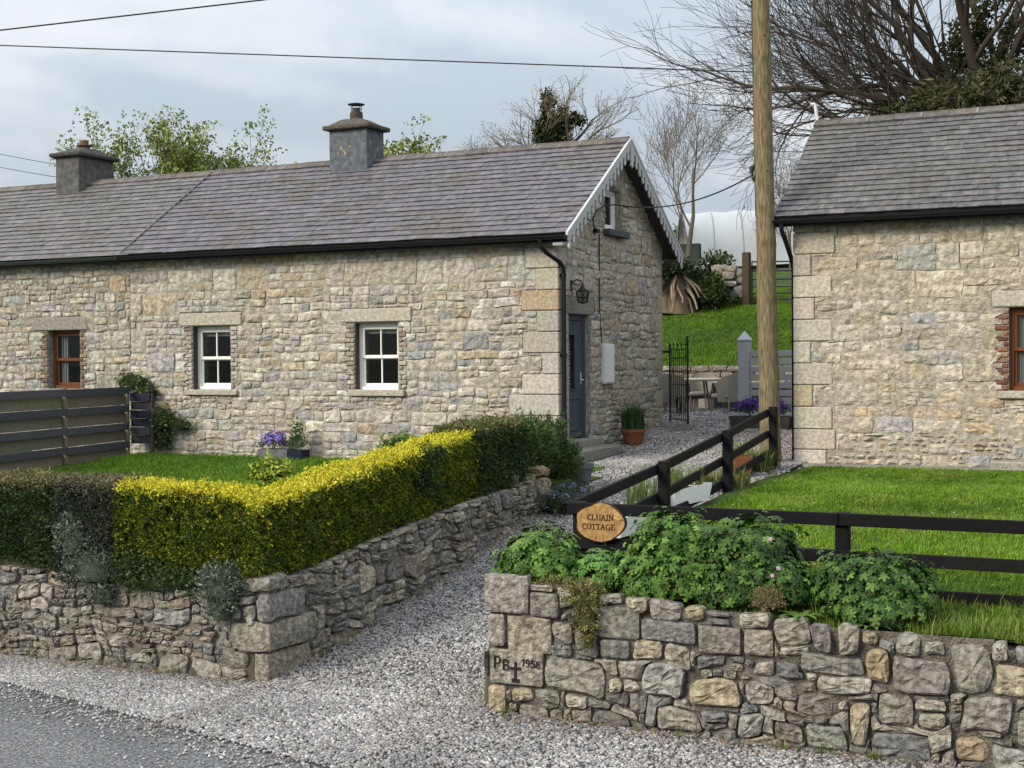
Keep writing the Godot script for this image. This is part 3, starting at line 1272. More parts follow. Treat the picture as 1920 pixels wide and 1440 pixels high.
	var blue := Color(0.055, 0.068, 0.095)
	var g := Geo.new()
	g.col = blue
	var dw := door.size.x
	var dh := door.size.y
	g.box(Vector3(0.04, dh / 2, -0.03), Vector3(0.08, dh, 0.1), dt, 0.006)
	g.box(Vector3(dw - 0.04, dh / 2, -0.03), Vector3(0.08, dh, 0.1), dt, 0.006)
	g.box(Vector3(dw / 2, dh - 0.05, -0.03), Vector3(dw - 0.164, 0.1, 0.098), dt, 0.006)
	var dr := put("door", g, M.paint, root)
	g = Geo.new()
	g.col = blue
	slab_in(g, dt, rect_poly(Rect2(0.083, 0.02, dw - 0.166, dh - 0.125)), 0.05, [Rect2(0.2, 0.82, 0.36, 0.92)])
	for r in [Rect2(0.2, 0.82, 0.36, 0.92), Rect2(0.2, 0.16, 0.58, 0.52)]:
		for e in [[r.position.x + r.size.x / 2, r.position.y, r.size.x, 0.03], [r.position.x + r.size.x / 2, r.end.y, r.size.x, 0.03], [r.position.x, r.position.y + r.size.y / 2, 0.03, r.size.y - 0.034], [r.end.x, r.position.y + r.size.y / 2, 0.03, r.size.y - 0.034]]:
			g.box(Vector3(e[0], e[1], 0.006), Vector3(e[2], e[3], 0.022), dt, 0.005)
	put("door_leaf", g, M.paint, dr)
	g = Geo.new()
	g.quad(dt * Vector3(0.2, 0.82, -0.025), dt * Vector3(0.56, 0.82, -0.025), dt * Vector3(0.56, 1.74, -0.025), dt * Vector3(0.2, 1.74, -0.025))
	put("pane", g, M.glass, dr)
	g = Geo.new()
	g.col = Color(0.5, 0.5, 0.48)
	for k in 16:
		g.box(Vector3(0.38, 0.86 + k * 0.055, -0.07), Vector3(0.34, 0.03, 0.006), dt)
	put("blind", g, M.paint, dr)
	g = Geo.new()
	g.col = Color(0.55, 0.55, 0.55)
	g.rod(dt * Vector3(dw - 0.16, 0.98, 0.0), dt * Vector3(dw - 0.16, 0.98, 0.05), 0.012)
	g.rod(dt * Vector3(dw - 0.155, 0.98, 0.05), dt * Vector3(dw - 0.28, 0.98, 0.05), 0.011)
	g.box(Vector3(dw - 0.16, 1.0, 0.004), Vector3(0.035, 0.2, 0.008), dt, 0.003)
	put("door_handle", g, M.iron, dr)
	piece(root, "doorstep", Vector3(-0.05, -0.10, -0.95), Vector3(0.34, 0.16, 1.3), Color(0.30, 0.29, 0.26), "dressed", 0.015)
	# roof
	var cols := [Color(0.178, 0.169, 0.192), Color(0.166, 0.159, 0.18), Color(0.19, 0.181, 0.204), Color(0.174, 0.165, 0.184), Color(0.16, 0.156, 0.173)]
	var roof := roof_part(root, x0 + 0.002, 0.30, 0.0, ye, yr, cols, 300, 0.75)
	gutter(root, Vector3(x0, 3.255, 0.335), Vector3(0.31, 3.255, 0.335), Color(0.012, 0.012, 0.016))
	piece(root, "soffit", Vector3((x0 + 0.3) / 2, 3.215, 0.14), Vector3(9.0, 0.02, 0.24), Color(0.02, 0.02, 0.02), "paint", 0.0)
	# downpipe with its swan neck round the corner
	g = Geo.new()
	g.col = Color(0.014, 0.012, 0.016)
	g.tube(PackedVector3Array([Vector3(-0.14, 3.2, 0.33), Vector3(-0.14, 3.08, 0.33), Vector3(-0.08, 3.0, 0.26), Vector3(0.05, 2.86, 0.03), Vector3(0.085, 2.78, -0.06), Vector3(0.085, 2.6, -0.07), Vector3(0.085, -0.4, -0.07)]), PackedFloat32Array([0.036, 0.036, 0.036, 0.036, 0.036, 0.036, 0.036]), 10)
	var dp := put("downpipe", g, M.plastic, root)
	for y in [2.62, 1.35, 0.2]:
		g = Geo.new()
		g.col = Color(0.014, 0.012, 0.016)
		g.rod(Vector3(0.085, y, -0.07), Vector3(0.085, y + 0.05, -0.07), 0.045, 10)
		g.box(Vector3(0.02, y + 0.025, -0.08), Vector3(0.06, 0.04, 0.12), Transform3D(), 0.004)
		put("bracket", g, M.plastic, dp)
	g = Geo.new()
	g.col = Color(0.55, 0.56, 0.57)
	g.rod(Vector3(0.03, -0.3, -0.26), Vector3(0.03, 2.55, -0.26), 0.014)
	put("pipe", g, M.plastic, root)
	# bargeboards
	var white := Color(0.42, 0.435, 0.45)
	var pitch := atan2(yr - ye, 2.78)
	for s in [-1, 1]:
		# u from the apex outwards
		var bt := Transform3D(Basis(Vector3(0, 0, 1) * s, Vector3.UP, Vector3.RIGHT * s), Vector3(0.315, 0, -2.5))
		var d := tan(pitch)
		g = Geo.new()
		g.col = white
		var yy := yr + 0.015
		var w0 := -0.012 if s > 0 else -0.012
		g.prism(PackedVector2Array([Vector2(0, yy), Vector2(2.8, yy - 2.8 * d), Vector2(2.8, yy - 2.8 * d - 0.13), Vector2(0, yy - 0.13)]), bt, w0, w0 + 0.025)
		g.prism(PackedVector2Array([Vector2(0, yy + 0.02), Vector2(2.83, yy + 0.02 - 2.83 * d), Vector2(2.83, yy - 2.83 * d - 0.035), Vector2(0, yy - 0.035)]), bt, -0.022 if s > 0 else -0.023, 0.022 if s > 0 else 0.023)
		var bb := put("bargeboard", g, M.paint, root)
		for k in 17:
			var u := 0.12 + k * 0.163
			var y: float = yy - 0.11 - u * d
			var q := PackedVector2Array()
			for e in [[-0.07, 0.04], [-0.072, -0.02], [-0.035, -0.07], [-0.03, -0.10], [-0.055, -0.14], [-0.04, -0.18], [0, -0.205], [0.04, -0.18], [0.055, -0.14], [0.03, -0.10], [0.035, -0.07], [0.072, -0.02], [0.07, 0.04]]:
				q.append(Vector2(u + e[0] * 0.95, y + e[1] - e[0] * d * (1.0 if e[1] > -0.05 else 0.5)))
			g = Geo.new()
			g.col = vary(white, 0.06)
			g.prism(q, bt, -0.01, 0.011)
			put("scallop", g, M.paint, bb)
	g = Geo.new()
	g.col = white
	var kp := Transform3D(Basis(Vector3(0, 0, -1), Vector3.UP, Vector3.RIGHT), Vector3(0.315, yr, -2.5))
	g.prism(PackedVector2Array([Vector2(-0.055, -0.08), Vector2(-0.06, -0.42), Vector2(-0.075, -0.47), Vector2(-0.03, -0.44), Vector2(0, -0.5), Vector2(0.03, -0.44), Vector2(0.075, -0.47), Vector2(0.06, -0.42), Vector2(0.055, -0.08)]), kp, 0.014, 0.034)
	put("apex_pendant", g, M.paint, root)
	piece(root, "verge_bracket", Vector3(0.13, 3.16, 0.16), Vector3(0.2, 0.13, 0.2), Color(0.55, 0.56, 0.54), "paint", 0.02)
	piece(root, "verge_bracket", Vector3(0.13, 3.16, -5.16), Vector3(0.2, 0.13, 0.2), Color(0.16, 0.14, 0.12), "timber", 0.02)
	chimney(root, Vector3(-5.24, 4.55, -2.42), Vector3(0.84, 1.14, 0.62), Color(0.135, 0.155, 0.175), Color(0.13, 0.115, 0.10), true)
	# bare patches on the chimney's render
	for e in [[-5.38, 5.30, 0.09], [-5.3, 5.24, 0.05], [-5.2, 5.36, 0.035], [-5.43, 5.26, 0.05]]:
		g = Geo.new()
		g.col = Color(0.36, 0.33, 0.26)
		var q := PackedVector2Array()
		for k in 9:
			q.append(Vector2(cos(k * TAU / 9), sin(k * TAU / 9)) * e[2] * rf(0.5, 1.1))
		g.prism(q, Transform3D(Basis(), Vector3(e[0], e[1], -2.11)), 0.0, 0.003)
		put("bare_patch", g, M.mortar, root)
	for e in [[5.42, -2.25, 0.05], [5.33, -2.5, 0.06], [5.5, -2.62, 0.05], [5.38, -2.66, 0.04], [5.2, -2.4, 0.03]]:
		g = Geo.new()
		g.col = Color(0.36, 0.33, 0.26)
		var q := PackedVector2Array()
		for k in 9:
			q.append(Vector2(cos(k * TAU / 9) * 0.8, sin(k * TAU / 9) * 1.3) * e[2] * rf(0.5, 1.1))
		g.prism(q, Transform3D(Basis(Vector3(0, 0, -1), Vector3.UP, Vector3.RIGHT), Vector3(-4.82, e[0], e[1])), 0.0, 0.003)
		put("bare_patch", g, M.mortar, root)


func make_neighbour() -> void:
	var root := thing("stone_cottage", "adjoining stone cottage at far left with brown window and square concrete chimney", "cottage")
	var x0 := -16.5
	var x1 := -8.703
	var yb := -0.95
	var ye := 3.295
	var mort := Color(0.40, 0.38, 0.335)
	var hole := Rect2(-10.75 - x0, 0.81 - yb, 0.80, 1.12)
	var fr: Array = shell(root, x0, x1, 0.0, yb, ye, 5.12, [hole], mort)
	var ft: Transform3D = fr[1]
	gable(root, "gable_wall", x0, -1, 0.0, yb, ye, 5.12, [], mort)
	var hf := [rect_poly(hole.grow(0.014))]
	lintel_and_sill(root, hf, Vector3(x0, yb, 0), -11.10, -9.74, 1.93, 2.18, -10.9, -9.8, 0.71, 0.81, Color(0.30, 0.285, 0.26))
	var bc := [Color(0.25, 0.16, 0.10), Color(0.30, 0.22, 0.15), Color(0.2, 0.14, 0.11)]
	bricks(root, hf, ft, hole.position.x, 0.84 - yb, 1.92 - yb, -1, bc)
	bricks(root, hf, ft, hole.end.x, 0.84 - yb, 1.92 - yb, 1, bc)
	window_part(root, Transform3D(Basis(), Vector3(-10.75, 0.81, 0)), 0.80, 1.12, 0.13, "sash2", Color(0.12, 0.045, 0.022))
	var list := []
	var o := {"pal": "pale", "warp": 0.06, "jit": 0.15, "round": 0.04, "rough": 0.018, "bulge": 0.014, "joint": 0.012, "bevel": 0.022, "off": Vector2(80, 3), "proud": 0.022, "rings": 2}
	var full := rect_poly(Rect2(0, 0, x1 - x0, 3.43 - yb))
	lay(list, rubble(x1 - x0, 3.5 - yb, 0.24, 0.40, 0.2, 0.34), ft, fr[0], full, hf, o)
	for e in list:
		e[3] = e[3] * 0.96
	lay_down(list, root, 260)
	pointing(fr[0], ft, Rect2(0, 0, x1 - x0, 4.3), full, hf, mort, 0.03, 0.005)
	var cols := [Color(0.18, 0.173, 0.182), Color(0.168, 0.163, 0.168), Color(0.195, 0.188, 0.193), Color(0.185, 0.18, 0.176)]
	var roof := roof_part(root, x0, x1, 0.0, ye, 5.12, cols, 150, 0.5)
	# the seam between the two roofs
	var g := Geo.new()
	g.col = Color(0.17, 0.168, 0.172)
	var pitch := atan2(1.83, 2.78)
	var a := Vector3(-8.70, ye + 0.045, 0.28)
	var b := Vector3(-8.70, 5.16, -2.46)
	for k in 16:
		var p := a.lerp(b, k / 16.0)
		var q := a.lerp(b, (k + 0.96) / 16.0)
		g.beam(p, q, 0.05, 0.012, 0.004, Vector3(0, cos(pitch), sin(pitch)))
	put("roof_seam", g, M.mortar, roof)
	gutter(root, Vector3(x0, 3.25, 0.335), Vector3(x1, 3.25, 0.335), Color(0.03, 0.04, 0.036))
	g = Geo.new()
	g.col = Color(0.22, 0.23, 0.23)
	g.rod(Vector3(x0, 3.285, 0.40), Vector3(x1 + 0.3, 3.285, 0.40), 0.006)
	for k in 12:
		g.box(Vector3(x1 - 0.1 - k * 0.64, 3.29, 0.40), Vector3(0.03, 0.03, 0.03), Transform3D(), 0.006)
	put("gutter_clips", g, M.iron, root)
	piece(root, "soffit", Vector3((x0 + x1) / 2, 3.21, 0.14), Vector3(x1 - x0, 0.02, 0.24), Color(0.02, 0.02, 0.02), "paint", 0.0)
	chimney(root, Vector3(-12.19, 4.55, -2.62), Vector3(0.64, 1.10, 1.06), Color(0.125, 0.123, 0.119), Color(0.10, 0.098, 0.093), false)


func make_right_cottage() -> void:
	var root := thing("stone_cottage", "stone cottage on the right with brown window, slate roof and lawn before it", "cottage")
	var x0 := 3.53
	var x1 := 12.5
	var zf := -1.25
	var yb := -0.36
	var ye := 3.50
	var yr := 5.36
	var mort := Color(0.53, 0.48, 0.395)
	var hole := Rect2(6.70 - x0, 0.80 - yb, 0.84, 1.22)
	var fr: Array = shell(root, x0, x1, zf, yb, ye, yr, [hole], mort)
	var ft: Transform3D = fr[1]
	gable(root, "gable_wall", x0, -1, zf, yb, ye, yr, [], mort)
	gable(root, "gable_wall", x1, 1, zf, yb, ye, yr, [], mort)
	var hf := [rect_poly(hole.grow(0.014))]
	var dressed := Color(0.50, 0.462, 0.39)
	var list := []
	var ys := [-0.36, -0.13, 0.19, 0.54, 0.88, 1.22, 1.56, 1.90, 2.24, 2.58, 2.92, 3.26, 3.6]
	var lf := [0.48, 0.62, 0.57, 0.27, 0.58, 0.24, 0.58, 0.30, 0.57, 0.25, 0.62, 0.3]
	for i in 12:
		quoin(list, root, hf, [], x0, zf, ys[i], minf(ys[i + 1], 3.62), lf[i], 0.4, vary(dressed if i != 3 else Color(0.47, 0.39, 0.28), 0.12), 0.0, yb, -1)
	lintel_and_sill(root, hf, Vector3(x0, yb, zf), 6.47, 7.78, 2.03, 2.27, 6.55, 7.70, 0.685, 0.79, dressed)
	var bc := [Color(0.23, 0.10, 0.065), Color(0.29, 0.145, 0.09), Color(0.18, 0.095, 0.075), Color(0.33, 0.2, 0.14)]
	bricks(root, hf, ft, hole.position.x, 0.81 - yb, 2.02 - yb, -1, bc)
	bricks(root, hf, ft, hole.end.x, 0.81 - yb, 2.02 - yb, 1, bc)
	window_part(root, Transform3D(Basis(), Vector3(6.70, 0.80, zf)), 0.84, 1.22, 0.1, "sash2", Color(0.135, 0.05, 0.02))
	var o := {"pal": "warm", "warp": 0.05, "jit": 0.08, "round": 0.035, "rough": 0.026, "bulge": 0.012, "joint": 0.006, "bevel": 0.035, "proud": 0.016, "off": Vector2(11, 40), "rings": 2}
	var low := []
	for r in rubble(x1 - x0, 0.50, 0.16, 0.26, 0.35, 0.3):
		low.append(r)
	var ol := o.duplicate()
	ol.joint = 0.022; ol.jit = 0.14; ol.bulge = 0.02
	lay(list, low, ft, fr[0], rect_poly(Rect2(0, 0, x1 - x0, 0.50)), hf, ol)
	var up := []
	for r in rubble(x1 - x0, 3.5, 0.32, 0.46, 0.40, 0.07):
		up.append(Rect2(r.position + Vector2(0, 0.5), r.size))
	lay(list, up, ft, fr[0], rect_poly(Rect2(0, 0.505, x1 - x0, 3.43)), hf, o)
	lay_down(list, root, 260)
	pointing(fr[0], ft, Rect2(0.04, 0, x1 - x0 - 0.08, 3.9), rect_poly(Rect2(0, 0, x1 - x0, 4.0)), hf, mort, 0.032, 0.008)
	var cols := [Color(0.15, 0.146, 0.146), Color(0.142, 0.139, 0.14), Color(0.165, 0.16, 0.159), Color(0.13, 0.128, 0.13), Color(0.16, 0.157, 0.163)]
	roof_part(root, x0 - 0.27, x1 + 0.2, zf, ye, yr, cols, 300, 0.45)
	gutter(root, Vector3(x0 - 0.36, 3.44, zf + 0.335), Vector3(x1 + 0.2, 3.44, zf + 0.335), Color(0.012, 0.012, 0.018))
	piece(root, "soffit", Vector3((x0 + x1) / 2, 3.415, zf + 0.14), Vector3(x1 - x0, 0.02, 0.24), Color(0.03, 0.03, 0.03), "paint", 0.0)
	var g := Geo.new()
	g.col = Color(0.012, 0.012, 0.018)
	var dp := PackedVector3Array([Vector3(3.40, 3.40, zf + 0.33), Vector3(3.40, 3.28, zf + 0.33), Vector3(3.42, 3.15, zf + 0.2), Vector3(3.46, 2.85, zf - 0.05), Vector3(3.475, 2.7, zf - 0.12), Vector3(3.475, -0.3, zf - 0.12)])
	g.tube(dp, PackedFloat32Array([0.036, 0.036, 0.036, 0.036, 0.036, 0.036]), 10)
	put("downpipe", g, M.plastic, root)
	g = Geo.new()
	g.col = Color(0.5, 0.5, 0.5)
	g.rod(Vector3(3.28, 5.2, zf - 2.7), Vector3(3.2, 5.75, zf - 2.75), 0.03, 8)
	g.rod(Vector3(3.2, 5.75, zf - 2.75), Vector3(3.12, 5.75, zf - 2.75), 0.03, 8)
	put("vent_pipe", g, M.plastic, root)
	piece(root, "doorstep", Vector3(7.0, -0.28, zf + 0.42), Vector3(1.0, 0.14, 0.36), Color(0.36, 0.33, 0.29), "dressed", 0.02)


# ---------------------------------------------------------------- leaves

func cluster(k: int, length: float, width: float, spread: float, up := 0.3) -> ArrayMesh:
	var g := Geo.new()
	for i in k:
		var o := rv() * spread
		var d := (rv() + Vector3(0, up, 0)).normalized()
		var s := d.cross(rv()).normalized() * width * 0.5
		var q := rf(0.75, 1.0)
		g.col = Color(q, q, q)
		var l := length * rf(0.7, 1.2)
		g.tri(o, o + d * l * 0.5 + s, o + d * l)
		g.tri(o, o + d * l, o + d * l * 0.5 - s)
	return g.mesh()


func lobed_leaf(size: float, lobes: int) -> ArrayMesh:   # a palmate leaf lying across y, a little cupped
	var g := Geo.new()
	var n := lobes * 4
	for i in n:
		var a := [0.0, 0.0]
		var p := [Vector3.ZERO, Vector3.ZERO]
		for e in 2:
			var k := (i + e) % n
			var an := TAU * k / n
			var r: float = size * [0.42, 0.82, 1.0, 0.82][k % 4]
			p[e] = Vector3(cos(an) * r, -0.22 * r * r / size + (0.06 * size if k % 4 == 0 else 0.0), sin(an) * r)
		g.col = Color.WHITE * (0.86 if i % 2 else 1.0)
		g.tri(Vector3.ZERO, p[1], p[0])
	return g.mesh()


func blade_tuft(k: int, height: float, width: float, spread: float, bend: float) -> ArrayMesh:
	var g := Geo.new()
	for i in k:
		var o := Vector3(rf(-spread, spread), 0, rf(-spread, spread))
		var an := rf(0, TAU)
		var d := Vector3(cos(an), 0, sin(an))
		var s := Vector3(-sin(an), 0, cos(an)) * width * 0.5
		var h := height * rf(0.55, 1.15)
		var b := bend * rf(0.3, 1.2) * h
		var m := o + d * b * 0.3 + Vector3.UP * h * 0.6
		var t := o + d * b + Vector3.UP * h
		var q := rf(0.75, 1.0)
		g.col = Color(q, q, q)
		g.quad(o - s, o + s, m + s * 0.8, m - s * 0.8)
		g.tri(m - s * 0.8, m + s * 0.8, t)
	return g.mesh()


# ---------------------------------------------------------------- roadside walls

func make_right_wall() -> void:
	var root := thing("stone_wall", "grey stone retaining wall at right, its end stone painted PB with a cross", "wall")
	var x0 := 3.78
	var yb := -1.72
	var t := Transform3D(Basis(), Vector3(x0, yb, 10.1))
	var tops := [[0.0, 1.24], [0.68, 1.18], [1.4, 1.12], [2.05, 1.07], [2.7, 1.03], [3.5, 1.01], [4.3, 0.98], [7.0, 0.93]]
	var out := PackedVector2Array([Vector2(0, 0), Vector2(7, 0)])
	for i in tops.size():
		var e: Array = tops[tops.size() - 1 - i]
		out.append(Vector2(e[0], e[1]))
	var inner := PackedVector2Array()
	for p in out:
		inner.append(Vector2(clampf(p.x, 0.03, 6.97), p.y - (0.05 if p.y > 0 else 0.0)))
	var g := Geo.new()
	g.col = Color(0.13, 0.118, 0.10)
	g.prism(inner, t, -0.42, -0.035)
	var face := put("wall_core", g, M.mortar, root)
	var tone := [[Color(0.25, 0.243, 0.23), Color(0.30, 0.28, 0.25)], [Color(0.42, 0.39, 0.325), Color(0.375, 0.35, 0.30)], [Color(0.37, 0.37, 0.325), Color(0.41, 0.405, 0.37)], [Color(0.46, 0.375, 0.25), Color(0.49, 0.415, 0.295)], [Color(0.58, 0.53, 0.43), Color(0.50, 0.46, 0.37)]]
	var a := [
		[3.78,-0.79,4.19,-0.46,1],[4.19,-0.80,4.45,-0.59,0],[3.80,-1.07,3.96,-0.79,1],[3.97,-1.11,4.38,-0.80,1],[3.80,-1.38,4.31,-1.08,1],[3.80,-1.62,3.97,-1.38,3],
		[4.33,-1.38,4.82,-1.10,1],[4.77,-0.92,5.14,-0.66,0],[5.15,-0.91,5.61,-0.73,0],[5.62,-0.97,5.96,-0.75,0],[5.97,-0.96,6.21,-0.75,1],[4.80,-1.08,5.06,-0.92,0]]
	var b := [
		[5.07,-1.07,5.33,-0.91,3],[5.34,-1.11,5.57,-0.91,1],[5.15,-1.35,5.52,-1.08,2],[5.56,-1.37,5.96,-1.16,3],[5.29,-1.62,5.64,-1.41,1],[4.82,-0.66,4.99,-0.57,1],
		[5.00,-0.70,5.19,-0.59,4],[5.20,-0.73,5.52,-0.59,1],[5.54,-0.72,5.68,-0.61,3],[5.90,-0.75,6.21,-0.61,4],[4.39,-1.00,4.57,-0.81,1],[4.58,-1.07,4.77,-0.82,0]]
	var c := [
		[4.23,-1.53,4.47,-1.39,2],[4.00,-1.52,4.23,-1.40,3],[4.50,-1.51,4.70,-1.39,4],[4.84,-1.33,5.00,-1.22,4],[5.65,-1.51,5.85,-1.39,0],[5.60,-1.08,5.85,-0.97,0],
		[6.22,-0.87,6.49,-0.64,1],[6.49,-0.90,6.64,-0.68,0],[6.68,-0.90,6.84,-0.66,1],[6.84,-0.79,6.97,-0.69,3],[6.89,-1.10,7.07,-0.80,3],[7.08,-1.14,7.49,-0.84,0]]
	var d := [
		[7.50,-1.10,7.78,-0.72,1],[7.78,-0.86,7.89,-0.71,1],[7.79,-1.11,8.08,-0.87,3],[7.11,-0.84,7.32,-0.68,1],[7.34,-0.82,7.48,-0.71,1],[6.40,-1.05,6.88,-0.91,0],
		[6.51,-1.19,6.95,-1.05,1],[6.97,-1.37,7.27,-1.14,1],[7.54,-1.38,7.93,-1.11,1],[6.76,-1.56,6.92,-1.24,3],[6.94,-1.65,7.39,-1.41,0],[6.46,-1.62,6.73,-1.41,2]]
	var e4 := [
		[5.91,-1.61,6.15,-1.40,2],[6.23,-1.61,6.45,-1.46,0],[7.53,-1.61,7.76,-1.42,3],[6.38,-1.36,6.65,-1.19,0],[7.77,-1.64,8.1,-1.44,2],[7.27,-1.24,7.46,-1.15,4],
		[7.29,-1.36,7.45,-1.24,1],[5.98,-1.34,6.22,-1.15,2],[6.23,-0.94,6.46,-0.87,4],[7.95,-1.43,8.2,-1.15,1]]
	var list := []
	var holes := []
	var o := {"warp": 0.02, "jit": 0.10, "rough": 0.03, "bulge": 0.014, "bevel": 0.025, "deep": 0.09, "mat": "rock", "rings": 2, "round": 0.02, "facet": true, "proud": 0.03}
	var k := 0
	for grp in [a, b, c, d, e4]:
		for e in grp:
			var r := Rect2(e[0] - x0, e[1] - yb, e[2] - e[0], e[3] - e[1])
			var sq := k < 6 or (k > 6 and k < 12)
			var p := stone_poly(r, 0.07 if not sq else 0.012, 0.24 if e[4] == 2 or e[4] == 4 else (0.05 if sq else 0.15), Vector2(5, 5))
			var q := Geometry2D.offset_polygon(p, -0.007, Geometry2D.JOIN_MITER)
			var poly := rounded(largest(q), 0.015 if sq else 0.022)
			var oo := o.duplicate()
			if sq:
				oo.rough = 0.012; oo.bevel = 0.018; oo.bulge = 0.01
			if k == 4:
				oo.rough = 0.001; oo.bulge = 0.006; oo.proud = 0.0
			add_stone(list, poly, t, vary(tone[e[4]][rng.randi() % 2], 0.08), face, oo)
			list[-1][0] *= 10.0
			holes.append(largest(Geometry2D.offset_polygon(p, 0.006, Geometry2D.JOIN_MITER)))
			k += 1
	var fill := o.duplicate()
	fill.merge({"pal": "mixed", "warp": 0.10, "jit": 0.24, "joint": 0.008, "rough": 0.025, "bevel": 0.02, "rings": 1, "round": 0.02, "off": Vector2(3, 60)}, true)
	lay(list, rubble(7.0, 1.3, 0.10, 0.24, 0.4, 0.2), t, face, out, holes, fill)
	lay_down(list, root, 300)
	# painted letters, a cross and a year on the end stone
	var ink := mat("black_paint", Color(0.012, 0.012, 0.012), 0.7, null, 1.0, false)
	var font := SystemFont.new()
	font.font_names = PackedStringArray(["Droid Sans"])
	for e in [["P", 3.885, -1.20, 26, 0.0], ["B", 3.968, -1.215, 22, 0.04], ["1958", 4.19, -1.19, 14, -0.06]]:
		var tm := TextMesh.new()
		tm.text = e[0]
		tm.font = font
		tm.font_size = e[3]
		tm.pixel_size = 0.0056
		tm.depth = 0.008
		tm.curve_step = 1.0
		var m := put("painted_letters", tm, ink, root)
		m.position = Vector3(e[1], e[2], 10.1115)
		m.rotation.z = e[4]
	var cr := Geo.new()
	cr.box(Vector3(4.055, -1.265, 10.1105), Vector3(0.022, 0.17, 0.005))
	cr.box(Vector3(4.055, -1.235, 10.1108), Vector3(0.095, 0.02, 0.005))
	cr.box(Vector3(4.055, -1.335, 10.1112), Vector3(0.07, 0.03, 0.005))
	put("painted_cross", cr, ink, root)
	# the return along the lane
	g = Geo.new()
	g.col = Color(0.13, 0.12, 0.10)
	var z := 9.68
	while z > 0.6:
		var top := lawn_y(z) - 0.03
		g.box(Vector3(lerpf(3.68, 4.03, z / 10.0), (top - 1.9) / 2, z - 0.25), Vector3(0.38, top + 1.9, 0.5), Transform3D(), 0.03)
		z -= 0.502
	put("return_wall", g, M.rock, root)
	pointing(face, t, Rect2(0.05, 0, 6.9, 1.2), out, [Rect2(0, 0.3, 0.56, 0.38)], Color(0.18, 0.165, 0.14), 0.05, -0.024)
	list = []
	var ux := Vector3(0.28, 0, 8.0).normalized()
	var ts := Transform3D(Basis(ux, Vector3.UP, ux.cross(Vector3.UP)), Vector3(3.53, yb, 2.0))
	lay(list, rubble(8.0, 1.3, 0.16, 0.28, 0.35, 0.2), ts, face, PackedVector2Array([Vector2(0, 1.05), Vector2(7.9, 0), Vector2(7.9, 1.02), Vector2(0, 1.25)]), [], fill)
	lay_down(list, root, 0)


